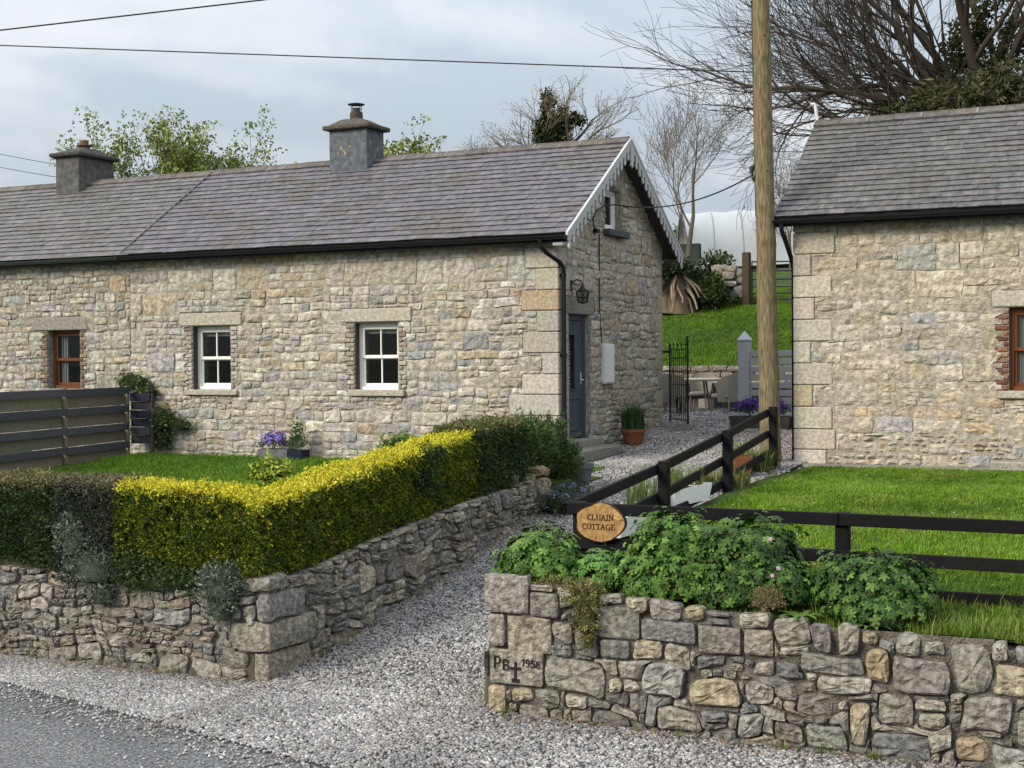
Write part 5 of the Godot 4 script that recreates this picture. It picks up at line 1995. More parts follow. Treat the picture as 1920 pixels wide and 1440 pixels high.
func trough(label: String, at: Vector3, turn: float, l: float, w: float, h: float, col: Color, m: String, called := "planter", group := "") -> Node3D:
	var root := thing(called, label, "planter", group, at, turn)
	var g := Geo.new()
	g.col = col
	var b := [Vector3(w * 0.42, 0, l * 0.46), Vector3(w * 0.5, h, l * 0.5), Vector3(w * 0.5 - 0.022, h, l * 0.5 - 0.022), Vector3(w * 0.5 - 0.03, h - 0.05, l * 0.5 - 0.03)]
	for i in 4:
		var s0 := Vector3([1, 1, -1, -1][i], 1, [-1, 1, 1, -1][i])
		var s1 := Vector3([1, -1, -1, 1][i], 1, [1, 1, -1, -1][i])
		var ctr := Vector3(0, h * 0.5, 0)
		g.quad_out(b[0] * s0, b[0] * s1, b[1] * s1, b[1] * s0, ctr)
		g.quad_out(b[1] * s0, b[1] * s1, b[2] * s1, b[2] * s0, ctr)
		g.quad(b[2] * s0, b[2] * s1, b[3] * s1, b[3] * s0)
	put("tub", g, M[m], root)
	g = Geo.new()
	g.col = Color(0.03, 0.022, 0.015)
	g.quad(Vector3(-b[3].x, h - 0.05, b[3].z), Vector3(b[3].x, h - 0.05, b[3].z), Vector3(b[3].x, h - 0.05, -b[3].z), Vector3(-b[3].x, h - 0.05, -b[3].z))
	put("soil", g, M.soil, root)
	return root


func round_pot(root: Node, at: Vector3, r: float, h: float, col: Color, m: String) -> void:
	var g := Geo.new()
	g.col = col
	g.lathe(PackedVector2Array([Vector2(r * 0.66, 0), Vector2(r * 0.95, h * 0.78), Vector2(r * 1.04, h * 0.8), Vector2(r * 1.05, h), Vector2(r * 0.93, h), Vector2(r * 0.9, h * 0.85)]), at, 18)
	put("pot", g, M[m], root)
	g = Geo.new()
	g.col = Color(0.03, 0.022, 0.015)
	g.lathe(PackedVector2Array([Vector2(r * 0.92, h * 0.88), Vector2(0.0, h * 0.9)]), at, 14)
	put("soil", g, M.soil, root)


func flowers(root: Node, o: Vector3, r: Vector3, n: int, cols: Array, s := 0.024) -> void:
	var m := Many.new()
	mound(m, o, r, n, 1.0, cols, 0.5)
	scatter("flowers", lobed_leaf(s, 5), M.petal, m, root)


func leaves_on(root: Node, parts: Array, leaf: Mesh, n: int, cols: Array) -> void:
	var m := Many.new()
	for e in parts:
		mound(m, e[0], e[1], n, 1.0, cols, 0.6)
	scatter("leaves", leaf, M.leaf, m, root)


func blades_on(root: Node, o: Vector3, r: float, n: int, h: float, w: float, bend: float, cols: Array) -> void:
	var m := Many.new()
	for k in n:
		var p := Vector3(rf(-r, r), 0, rf(-r, r))
		m.add(Basis(Vector3.UP, rf(0, TAU)) * Basis.from_scale(Vector3.ONE * rf(0.7, 1.2)), o + p, vary(cols[rng.randi() % cols.size()], 0.2))
	scatter("leaves", blade_tuft(7, h, w, 0.03, bend), M.blade, m, root)


func make_pots() -> void:
	var leaf := cluster(7, 0.06, 0.022, 0.04, 0.7)
	var green := [Color(0.06, 0.11, 0.03), Color(0.09, 0.15, 0.04), Color(0.045, 0.085, 0.025)]
	# under the cottage windows
	var a := trough("weathered grey planter of violet flowers against the cottage wall", Vector3(-5.22, -0.42, 0.32), PI / 2, 0.62, 0.26, 0.2, Color(0.17, 0.175, 0.19), "render")
	flowers(a, Vector3(0, 0.34, -0.05), Vector3(0.17, 0.17, 0.26), 420, [Color(0.17, 0.11, 0.46), Color(0.22, 0.15, 0.55), Color(0.12, 0.075, 0.36), Color(0.30, 0.26, 0.62), Color(0.12, 0.09, 0.32)])
	leaves_on(a, [[Vector3(0, 0.28, -0.05), Vector3(0.14, 0.13, 0.24)]], leaf, 60, green)
	flowers(a, Vector3(0.1, 0.46, -0.02), Vector3(0.05, 0.04, 0.05), 14, [Color(0.62, 0.16, 0.13)], 0.028)
	a = trough("dark navy pot with a tall leafy plant and white flowers", Vector3(-4.78, -0.42, 0.30), PI / 2, 0.3, 0.28, 0.19, Color(0.018, 0.02, 0.042), "paint")
	leaves_on(a, [[Vector3(0, 0.42, 0), Vector3(0.1, 0.26, 0.1)], [Vector3(0.0, 0.3, 0.0), Vector3(0.14, 0.18, 0.13)]], leaf, 55, green)
	flowers(a, Vector3(0, 0.5, 0), Vector3(0.1, 0.18, 0.1), 16, [Color(0.7, 0.7, 0.62)], 0.022)
	# by the gable
	var r := thing("plant_pot", "wide terracotta pot of grassy leaves against the gable wall", "plant pot", "", Vector3(0.36, -0.19, -2.45))
	round_pot(r, Vector3.ZERO, 0.215, 0.27, Color(0.33, 0.13, 0.06), "clay")
	blades_on(r, Vector3(0, 0.22, 0), 0.15, 110, 0.45, 0.011, 0.55, [Color(0.05, 0.10, 0.03), Color(0.07, 0.13, 0.035), Color(0.035, 0.08, 0.03)])
	r = thing("plant_pot", "plain grey pot half hidden by the loose shrub near the step", "plant pot", "", Vector3(1.28, -0.52, 2.1))
	round_pot(r, Vector3.ZERO, 0.17, 0.34, Color(0.16, 0.175, 0.19), "render")
	piece(thing("step", "grey stone step before the blue door", "step"), "step_block", Vector3(0.17, -0.30, -0.85), Vector3(0.40, 0.29, 2.0), Color(0.29, 0.285, 0.255), "dressed", 0.02)
	# along the fence
	a = trough("long white trough outside the black fence, farther from the road", Vector3(3.56, -0.43, 4.45), -0.06, 1.2, 0.36, 0.2, Color(0.84, 0.85, 0.86), "paint", "planter", "white troughs along the fence")
	blades_on(a, Vector3(0, 0.18, 0.2), 0.1, 26, 0.3, 0.01, 0.3, [Color(0.17, 0.22, 0.07), Color(0.22, 0.27, 0.09)])
	blades_on(a, Vector3(0, 0.18, -0.4), 0.1, 14, 0.22, 0.01, 0.3, [Color(0.17, 0.22, 0.07)])
	a = trough("small white trough just behind the round wooden sign", Vector3(3.80, -0.50, 6.95), -0.06, 0.75, 0.28, 0.2, Color(0.68, 0.69, 0.68), "paint", "planter", "white troughs along the fence")
	leaves_on(a, [[Vector3(0, 0.22, 0.1), Vector3(0.1, 0.07, 0.2)]], leaf, 26, green)
	a = trough("brown terracotta trough near the foot of the pole", Vector3(3.22, -0.34, 0.75), 0.35, 0.72, 0.3, 0.24, Color(0.25, 0.10, 0.05), "clay")
	leaves_on(a, [[Vector3(0, 0.26, 0), Vector3(0.13, 0.1, 0.3)]], leaf, 40, [Color(0.14, 0.19, 0.05), Color(0.2, 0.22, 0.06)])
	var w := thing("weeds", "patch of tall weeds and grass at the foot of the wooden pole", "weeds")
	blades_on(w, Vector3(3.2, -0.4, 0.1), 0.35, 120, 0.34, 0.012, 0.5, [Color(0.13, 0.19, 0.05), Color(0.17, 0.2, 0.06), Color(0.1, 0.15, 0.04)])
	w = thing("weeds", "yellowing tuft of weeds along the outer side of the black fence", "weeds")
	blades_on(w, Vector3(3.45, -0.42, 2.3), 0.3, 90, 0.26, 0.012, 0.5, [Color(0.2, 0.21, 0.06), Color(0.13, 0.18, 0.05), Color(0.24, 0.2, 0.07)])
	var lily := thing("upright_leaves", "tuft of upright pale green leaves beside the long white trough", "plant")
	blades_on(lily, Vector3(3.42, -0.45, 5.3), 0.16, 40, 0.45, 0.016, 0.25, [Color(0.2, 0.26, 0.1), Color(0.16, 0.22, 0.08)])
	# purple flowers by the slatted screen
	a = trough("grey tub of deep purple flowers below the slatted screen", Vector3(2.05, -0.02, -4.6), PI / 2, 1.15, 0.34, 0.26, Color(0.1, 0.095, 0.09), "render")
	flowers(a, Vector3(0, 0.42, 0), Vector3(0.2, 0.2, 0.55), 900, [Color(0.07, 0.03, 0.22), Color(0.10, 0.045, 0.30), Color(0.05, 0.02, 0.16)], 0.026)
	leaves_on(a, [[Vector3(0, 0.36, 0), Vector3(0.16, 0.16, 0.5)]], leaf, 120, green)


func make_gable_things() -> void:
	var l := thing("wall_lantern", "black metal lantern on a bracket above the blue door", "lantern")
	var g := Geo.new()
	g.col = Color(0.012, 0.012, 0.014)
	g.box(Vector3(0.02, 2.50, -0.50), Vector3(0.03, 0.2, 0.1), Transform3D(), 0.008)
	g.tube(PackedVector3Array([Vector3(0.03, 2.55, -0.5), Vector3(0.12, 2.60, -0.5), Vector3(0.2, 2.58, -0.5), Vector3(0.23, 2.52, -0.5)]), PackedFloat32Array([0.012, 0.012, 0.012, 0.01]), 8)
	put("bracket", g, M.iron, l)
	g = Geo.new()
	g.col = Color(0.012, 0.012, 0.014)
	var o := Vector3(0.23, 2.22, -0.5)
	g.lathe(PackedVector2Array([Vector2(0.0, 0.30), Vector2(0.025, 0.28), Vector2(0.05, 0.23), Vector2(0.125, 0.185), Vector2(0.125, 0.175), Vector2(0.0, 0.175)]), o, 6)
	g.lathe(PackedVector2Array([Vector2(0.0, -0.02), Vector2(0.085, 0.0), Vector2(0.085, 0.015), Vector2(0.0, 0.015)]), o, 6)
	for k in 6:
		var an := TAU * k / 6
		var d := Vector3(cos(an), 0, sin(an))
		g.rod(o + d * 0.08, o + d * 0.115 + Vector3.UP * 0.18, 0.007)
		var d2 := Vector3(cos(an + TAU / 6), 0, sin(an + TAU / 6))
		g.rod(o + d * 0.098 + Vector3.UP * 0.09, o + d2 * 0.098 + Vector3.UP * 0.09, 0.005)
	put("frame", g, M.iron, l)
	g = Geo.new()
	for k in 6:
		var an := TAU * k / 6
		var d := Vector3(cos(an), 0, sin(an))
		var d2 := Vector3(cos(an + TAU / 6), 0, sin(an + TAU / 6))
		g.quad(o + d * 0.078 + Vector3.UP * 0.016, o + d2 * 0.078 + Vector3.UP * 0.016, o + d2 * 0.112 + Vector3.UP * 0.174, o + d * 0.112 + Vector3.UP * 0.174)
	put("glass", g, M.glass, l)
	var m := thing("meter_box", "white electricity meter box fixed to the gable wall", "meter box")
	piece(m, "case", Vector3(0.045, 1.225, -2.04), Vector3(0.09, 0.69, 0.42), Color(0.66, 0.67, 0.70), "plastic", 0.012)
	piece(m, "lid", Vector3(0.096, 1.215, -2.04), Vector3(0.014, 0.63, 0.37), Color(0.68, 0.69, 0.72), "plastic", 0.006)
	var c := thing("service_cable", "thin black cable running down the gable to the white meter box", "cable")
	g = Geo.new()
	g.col = Color(0.03, 0.03, 0.03)
	g.tube(PackedVector3Array([Vector3(0.035, 3.44, -1.72), Vector3(0.03, 2.9, -1.73), Vector3(0.03, 2.2, -1.72), Vector3(0.03, 1.57, -1.82)]), PackedFloat32Array([0.011, 0.011, 0.011, 0.011]), 6)
	put("cable", g, M.plastic, c)
	piece(c, "junction_box", Vector3(0.05, 3.48, -1.55), Vector3(0.09, 0.07, 0.14), Color(0.015, 0.015, 0.016), "plastic", 0.01)


func sag(a: Vector3, b: Vector3, drop: float, n := 24) -> PackedVector3Array:
	var p := PackedVector3Array()
	for i in n + 1:
		var t := float(i) / n
		p.append(a.lerp(b, t) - Vector3.UP * drop * 4.0 * t * (1.0 - t))
	return p


func wire(label: String, p: PackedVector3Array, r: float, group := "") -> void:
	var rr := PackedFloat32Array()
	rr.resize(p.size())
	rr.fill(r)
	var g := Geo.new()
	g.col = Color(0.03, 0.032, 0.036)
	g.tube(p, rr, 6)
	tag(put("overhead_wire", g, M.plastic), label, "wire", group)


func make_pole() -> void:
	var root := thing("utility_pole", "tall weathered wooden utility pole beside the right-hand cottage", "pole")
	var a := Vector3(3.22, -0.6, -0.91)
	var b := Vector3(3.03, 9.2, -0.98)
	var g := Geo.new()
	g.col = Color(0.27, 0.215, 0.125)
	var p := PackedVector3Array()
	var r := PackedFloat32Array()
	for i in 25:
		var t := i / 24.0
		p.append(a.lerp(b, t) + Vector3(wob.get_noise_1d(i * 22.0), 0, 0) * 0.02)
		r.append(lerpf(0.165, 0.128, t) * (1.0 + wob.get_noise_1d(i * 60.0 + 9) * 0.06))
	g.tube(p, r, 20)
	put("post", g, M.pole_wood, root)
	g = Geo.new()
	g.col = Color(0.02, 0.02, 0.02)
	var d := PackedVector3Array()
	var dr := PackedFloat32Array()
	for i in 12:
		d.append(a.lerp(b, 0.42 + 0.05 * i) + Vector3(-0.135 + 0.0008 * i, 0, 0.05))
		dr.append(0.016)
	g.tube(d, dr, 6)
	put("cable", g, M.plastic, root)
	g = Geo.new()
	g.col = Color(0.025, 0.025, 0.025)
	var o := a.lerp(b, 0.476) + Vector3(-0.16, 0, 0.03)
	g.tube(PackedVector3Array([o + Vector3(0.05, 0.34, 0), o + Vector3(-0.03, 0.2, 0), o + Vector3(-0.03, 0.1, 0), o]), PackedFloat32Array([0.012, 0.03, 0.012, 0.014]), 8)
	g.rod(o + Vector3(-0.04, 0.13, 0), o + Vector3(-0.04, 0.24, 0), 0.035, 8)
	put("clamp", g, M.iron, root)
	for i in 7:   # knots
		g = Geo.new()
		g.col = Color(0.13, 0.09, 0.05)
		var t := rf(0.12, 0.8)
		var an := rf(0.2, 1.4)
		var q := a.lerp(b, t)
		var rad := lerpf(0.165, 0.128, t)
		ball(g, q + Vector3(cos(an), 0, sin(an)) * (rad - 0.004), Vector3(0.012, 0.022, 0.012))
		put("knot", g, M.pole_wood, root)
	wire("upper black wire crossing the sky corner at the top left", sag(Vector3(-16.6, 5.6, 7.88), Vector3(3.04, 7.78, -0.97), 0.0), 0.013, "")
	var w2 := Vector3(2.98, 5.75, -0.83)
	wire("long black wire crossing the sky above both chimneys to the pole", sag(Vector3(-21.78, 7.83, 5.73), w2, 0.0), 0.011, "")
	var s := sag(Vector3(2.98, 4.16, -0.83), Vector3(0.16, 3.98, -2.2), 0.22, 16)
	s.append_array(PackedVector3Array([Vector3(0.13, 3.93, -1.75), Vector3(0.11, 3.80, -1.4), Vector3(0.09, 3.66, -1.3), Vector3(0.08, 3.54, -1.36), Vector3(0.06, 3.49, -1.5)]))
	wire("black service wire from the pole curling on to the gable", s, 0.013, "")
	wire("thin wire passing behind the chimney at the left edge, the upper of two", sag(Vector3(-40, 11.2, -22), Vector3(-14.6, 6.05, -10.0), 0.2), 0.012, "")
	wire("thin wire passing behind the chimney at the left edge, the lower of two", sag(Vector3(-40, 10.6, -22), Vector3(-14.6, 5.75, -10.0), 0.2), 0.012, "")


# ---------------------------------------------------------------- patio, gates, screen

func make_patio() -> void:
	var grey := Color(0.40, 0.42, 0.48)
	var post := thing("gate_post", "square grey wooden post with a pointed cap beside the slatted screen", "post")
	piece(post, "shaft", Vector3(1.25, 0.84, -6.3), Vector3(0.215, 1.62, 0.215), grey, "paint", 0.012)
	var g := Geo.new()
	g.col = grey * 1.1
	var c := Vector3(1.25, 1.652, -6.3)
	for i in 4:
		var s0: Vector3 = Vector3([1, 1, -1, -1][i], 0, [-1, 1, 1, -1][i]) * 0.122
		var s1: Vector3 = Vector3([1, -1, -1, 1][i], 0, [1, 1, -1, -1][i]) * 0.122
		g.tri_out(c + s0 + Vector3.UP * 0.02, c + s1 + Vector3.UP * 0.02, c + Vector3.UP * 0.19, c)
		g.quad_out(c + s0, c + s1, c + s1 + Vector3.UP * 0.02, c + s0 + Vector3.UP * 0.02, c)
	put("cap", g, M.paint, post)
	var scr := thing("slatted_screen", "grey slatted timber screen between the grey post and the right-hand cottage", "fence")
	for k in 9:
		board(scr, "slat", Vector3(1.37, 1.40 - k * 0.155, -6.3), Vector3(3.5, 1.40 - k * 0.155, -6.22), 0.022, 0.115, vary(Color(0.40, 0.415, 0.45), 0.06), "paint", 0.004)
	piece(scr, "post", Vector3(2.5, 0.75, -6.33), Vector3(0.09, 1.5, 0.06), Color(0.2, 0.21, 0.24), "paint", 0.006)
	# iron gate standing open
	var gate := thing("iron_gate", "tall narrow black iron gate standing open at the cottage corner", "gate")
	var a := Vector3(0.14, 0.1, -5.03)
	var b := Vector3(0.80, 0.02, -4.12)
	var d := (b - a) * Vector3(1, 0, 1)
	g = Geo.new()
	g.col = Color(0.012, 0.012, 0.013)
	for e in [0.0, 1.0]:
		g.rod(a + d * e, a + d * e + Vector3.UP * (1.5 if e < 0.5 else 1.62), 0.02, 8)
	for y in [0.06, 0.72, 1.38, 1.22]:
		g.rod(a + Vector3.UP * y, a + d + Vector3.UP * y, 0.014, 6)
	put("frame", g, M.iron, gate)
	for k in range(1, 9):
		g = Geo.new()
		g.col = Color(0.012, 0.012, 0.013)
		var p := a + d * (k / 9.0)
		g.rod(p + Vector3.UP * 0.06, p + Vector3.UP * (1.38 if k % 2 else 1.46), 0.008, 5)
		if k % 2 == 0:
			g.lathe(PackedVector2Array([Vector2(0.0, 1.44), Vector2(0.022, 1.47), Vector2(0.0, 1.53)]), p, 6)
		put("bar", g, M.iron, gate)
	for k in 2:
		g = Geo.new()
		g.col = Color(0.012, 0.012, 0.013)
		var pts := PackedVector3Array()
		var rr := PackedFloat32Array()
		for i in 24:
			var an := i * 0.45 + k * PI
			var rad := 0.19 * (1.0 - i / 30.0)
			pts.append(a + d * (0.5 + cos(an) * rad * 0.95) + Vector3.UP * (0.34 + sin(an) * rad * 1.2))
			rr.append(0.008)
		g.tube(pts, rr, 5)
		put("scroll", g, M.iron, gate)
	g = Geo.new()
	g.col = Color(0.012, 0.012, 0.013)
	g.box(Vector3(0.06, 1.44, -5.03), Vector3(0.2, 0.05, 0.03), Transform3D(), 0.004)
	put("hinge", g, M.iron, gate)
	# low stone wall at the back of the patio
	var low := thing("low_wall", "low dry stone wall between the patio and the grass bank", "wall")
	g = Geo.new()
	g.col = Color(0.13, 0.12, 0.10)
	g.box(Vector3(-1.0, 0.52, -12.15), Vector3(11.0, 0.96, 0.28))
	put("wall_core", g, M.mortar, low)
	var list := []
	lay(list, rubble(6.0, 1.0, 0.18, 0.3, 0.3, 0.1), Transform3D(Basis(), Vector3(-3.5, 0.03, -11.98)), low, rect_poly(Rect2(0, 0, 6.0, 1.0)), [], {"pal": "grey", "warp": 0.06, "jit": 0.15, "mat": "rock", "rough": 0.02, "bulge": 0.02})
	lay_down(list, low, 120)
	for k in 14:
		g = Geo.new()
		g.col = vary(Color(0.33, 0.30, 0.25), 0.2)
		rock_block(g, Vector3(-3.3 + k * 0.45, 1.06, -12.1), Vector3(0.43, rf(0.08, 0.15), 0.4), 0.03)
		put("cap_stone", g, M.rock, low)
	# table and tub chairs
	var tb := thing("patio_table", "round pale garden table among wicker chairs", "table", "", Vector3(-0.85, 0.12, -9.6))
	g = Geo.new()
	g.col = Color(0.52, 0.47, 0.38)
	g.lathe(PackedVector2Array([Vector2(0.0, 0.69), Vector2(0.68, 0.69), Vector2(0.7, 0.71), Vector2(0.7, 0.73), Vector2(0.68, 0.745), Vector2(0.0, 0.745)]), Vector3.ZERO, 28)
	put("tabletop", g, M.render, tb)
	for k in 4:
		g = Geo.new()
		g.col = Color(0.2, 0.17, 0.14)
		var an := TAU * k / 4 + 0.6
		g.rod(Vector3(cos(an) * 0.42, 0, sin(an) * 0.42), Vector3(cos(an) * 0.3, 0.69, sin(an) * 0.3), 0.022, 8)
		put("leg", g, M.iron, tb)
	var ch := thing("wicker_chair", "grey wicker tub chair left of the table, seen from behind", "chair", "wicker chairs round the patio table", Vector3(-0.95, 0.12, -8.3), PI)
	var wick := Color(0.25, 0.24, 0.215)
	g = Geo.new()
	g.col = wick
	var rows := []
	for i in 5:
		var r := []
		for j in 17:
			var an := PI + (j / 16.0 - 0.5) * -3.6
			var t := i / 4.0
			var rad := lerpf(0.25, 0.31, t)
			var y := lerpf(0.24, lerpf(0.62, 0.86, pow(maxf(0, cos((j / 16.0 - 0.5) * 3.2)), 0.6)), t)
			r.append(Vector3(sin(an) * rad, y, cos(an) * rad))
		rows.append(r)
	var flip := []
	for r in rows:
		var q := []
		for p: Vector3 in r:
			q.push_front(Vector3(p.x * 0.9, p.y, p.z * 0.9))
		flip.append(q)
	g.sheet(rows)
	g.sheet(flip)
	for j in 16:
		g.quad(rows[4][j], rows[4][j + 1], flip[4][15 - j], flip[4][16 - j])
	put("shell", g, M.wicker, ch)
	g = Geo.new()
	g.col = wick * 0.9
	g.box(Vector3(0, 0.36, 0.04), Vector3(0.48, 0.12, 0.46), Transform3D(), 0.04)
	put("seat", g, M.wicker, ch)
	for s in 4:
		g = Geo.new()
		g.col = Color(0.22, 0.21, 0.19)
		var q := Vector3([-1, 1, 1, -1][s] * 0.2, 0, [-1, -1, 1, 1][s] * 0.2)
		g.tube(PackedVector3Array([q * 1.15, q + Vector3.UP * 0.3]), PackedFloat32Array([0.014, 0.018]), 8)
		put("leg", g, M.wicker, ch)
	copy_of(ch, "wicker_chair", "grey wicker tub chair right of the table, next to the grey post", Vector3(0.05, 0.12, -9.0), -PI / 2 - 0.3)
	copy_of(ch, "wicker_chair", "grey wicker tub chair half hidden behind the iron gate", Vector3(-1.7, 0.12, -9.0), 1.2)
	copy_of(ch, "wicker_chair", "grey wicker tub chair on the far side of the table", Vector3(-1.1, 0.12, -10.8), 0.1)
	var bench := thing("stone_bench", "long pale stone bench top along the back of the patio", "bench")
	piece(bench, "top", Vector3(-1.2, 0.72, -11.55), Vector3(3.6, 0.07, 0.5), Color(0.55, 0.54, 0.51), "dressed", 0.01)
	for x in [-2.7, -1.2, 0.3]:
		piece(bench, "leg", Vector3(x, 0.39, -11.55), Vector3(0.3, 0.56, 0.4), Color(0.40, 0.38, 0.34), "dressed", 0.01)


func make_backdrop() -> void:
	# field gate, its post, dry stone wall
	var gp := thing("gate_post", "weathered brown wooden post of the field gate", "post")
	piece(gp, "shaft", Vector3(-1.70, 3.45, -16.7), Vector3(0.21, 1.5, 0.2), Color(0.10, 0.075, 0.05), "timber", 0.02)
	var fg := thing("field_gate", "dark metal bar gate into the field on the bank", "gate")
	var a := Vector3(-1.56, 2.86, -16.75)
	var b := Vector3(1.6, 2.86, -17.9)
	var d := b - a
	for k in 6:
		var g := Geo.new()
		g.col = Color(0.025, 0.03, 0.03)
		var y: float = [0.06, 0.22, 0.4, 0.6, 0.83, 1.08][k]
		g.rod(a + Vector3.UP * y, b + Vector3.UP * y, 0.02, 6)
		put("bar", g, M.iron, fg)
	for e in [0.0, 0.33, 0.66, 1.0]:
		var g := Geo.new()
		g.col = Color(0.025, 0.03, 0.03)
		g.rod(a + d * e + Vector3.UP * 0.04, a + d * e + Vector3.UP * 1.1, 0.02, 6)
		put("upright", g, M.iron, fg)
	var dw := thing("field_wall", "tumbled dry stone wall running left from the field gate post", "wall")
	for k in 70:
		var g := Geo.new()
		g.col = vary(pick(palette("grey")), 0.1)
		var x := rf(-5.5, -1.85)
		var y := rf(0, 1) * 0.95
		rock_block(g, Vector3(x, 2.9 + y, -16.9 + rf(-0.12, 0.12)), Vector3(rf(0.22, 0.42), rf(0.14, 0.26), 0.36), 0.04)
		put("stone", g, M.rock, dw)
	# stump with bared roots on the bank
	var st := thing("tree_stump", "pale tree trunk with exposed roots on the bank behind the cottage corner", "stump")
	var g := Geo.new()
	g.col = Color(0.24, 0.185, 0.13)
	var base := Vector3(-3.62, 2.55, -16.3)
	g.tube(PackedVector3Array([base, base + Vector3(0.05, 0.6, 0), base + Vector3(0.0, 1.3, 0), base + Vector3(-0.15, 1.9, 0), base + Vector3(-0.3, 2.3, 0)]), PackedFloat32Array([0.75, 0.5, 0.36, 0.28, 0.18]), 12)
	put("trunk", g, M.bark, st)
	for k in 26:
		g = Geo.new()
		g.col = vary(Color(0.27, 0.21, 0.145), 0.3)
		var an := rf(-0.6, PI + 0.3)
		var p := base + Vector3(cos(an) * 0.35, rf(0.5, 1.1), sin(an) * 0.35)
		var pts := PackedVector3Array([p])
		var rr := PackedFloat32Array([rf(0.05, 0.09)])
		var dir := Vector3(cos(an), rf(-0.3, 0.2), sin(an))
		for i in 5:
			dir = (dir + Vector3(rf(-0.3, 0.3), -0.3, rf(-0.3, 0.3))).normalized()
			p += dir * 0.2
			pts.append(p); rr.append(rr[-1] * 0.8)
		g.tube(pts, rr, 6)
		put("root", g, M.bark, st)
	# polytunnel
	var pt := thing("polytunnel", "long white plastic polytunnel in the field behind the gate", "polytunnel")
	var t0 := Vector3(-10.6, 5.05, -37.5)
	var ax := Vector3(1, 0.045, -0.42).normalized()
	var nx := Vector3(-0.42, 0, -1).normalized()
	g = Geo.new()
	g.col = Color(0.47, 0.50, 0.53)
	var rows := []
	for i in 29:
		var r := []
		for j in 15:
			var an := PI * j / 14.0
			var sc := 1.0 - 0.03 * (1.0 if i % 2 else 0.0)
			r.append(t0 + ax * (i * 0.6) - nx * cos(an) * 2.7 * sc + Vector3.UP * (pow(sin(an), 0.8) * 2.6 * sc))
		rows.append(r)
	g.sheet(rows)
	put("cover", g, M.film, pt)
	for i in 15:
		g = Geo.new()
		g.col = Color(0.30, 0.32, 0.34)
		var pts := PackedVector3Array()
		var rr := PackedFloat32Array()
		for j in 15:
			var an := PI * j / 14.0
			pts.append(t0 + ax * (i * 1.2) - nx * cos(an) * 2.69 + Vector3.UP * (pow(sin(an), 0.8) * 2.59)); rr.append(0.03)
		g.tube(pts, rr, 6)
		put("hoop", g, M.plastic, pt)
	g = Geo.new()
	g.col = Color(0.05, 0.06, 0.05)
	g.box(t0 + Vector3(1.0, 0.55, 2.9), Vector3(1.6, 0.9, 0.3), Transform3D(), 0.02)
	put("side_vent", g, M.dark, pt)


# ---------------------------------------------------------------- trees

func grow(g: Geo, tips: Array, p: Vector3, d: Vector3, l: float, r: float, depth: int, o: Dictionary) -> void:
	var segs := 4 if depth > 1 else 3
	var pts := PackedVector3Array([p])
	var rr := PackedFloat32Array([r])
	var dirs := [d]
	var bend := rv() * float(o.get("wig", 0.2))
	for i in segs:
		d = (d + bend * 0.5 + rv() * float(o.get("wig", 0.2)) * 0.6 + Vector3.UP * float(o.get("up", 0.08))).normalized()
		p += d * l / segs
		pts.append(p)
		rr.append(lerpf(r, r * float(o.get("taper", 0.6)), float(i + 1) / segs))
		dirs.append(d)
	g.col = vary(o.col, 0.12)
	for i in rr.size():
		rr[i] = maxf(rr[i], float(o.get("thin", 0.006)))
	g.tube(pts, rr, 8 if depth > 3 else (5 if depth > 1 else 3), false)
	if depth == 0 or r < float(o.get("rmin", 0.004)):
		tips.append([p, d])
		return
	var n: int = o.get("kids", 3)
	if depth <= 1:
		n += int(o.get("twigs", 1))
	for k in n:
		var t := lerpf(o.get("from", 0.35), 1.0, (k + rf(0.2, 1.0)) / n) if k < n - 1 else 1.0
		var f := t * segs
		var i := mini(int(f), segs - 1)
		var q := pts[i].lerp(pts[i + 1], f - i)
		var dd: Vector3 = dirs[i + 1]
		var sidev := dd.cross(rv()).normalized()
		var an := rf(0.3, 0.75) * float(o.get("spread", 1.0)) * (0.5 if k == n - 1 else 1.0)
		var nd := (dd * cos(an) + sidev * sin(an)).normalized()
		grow(g, tips, q, nd, l * rf(0.6, 0.88) * float(o.get("len", 1.0)), lerpf(r, r * float(o.get("taper", 0.6)), t) * (rf(0.5, 0.68) if k < n - 1 else 0.9), depth - 1, o)


func leaves_at(root: Node, tips: Array, leaf: Mesh, per: int, spread: float, size: float, cols: Array, called := "leaves") -> void:
	var m := Many.new()
	for e in tips:
		for k in per:
			m.add(facing((rv() + Vector3(0, 0.5, 0)).normalized(), size * rf(0.6, 1.3)), e[0] + rv() * spread, vary(cols[rng.randi() % cols.size()], 0.25))
	scatter(called, leaf, M.leaf, m, root)


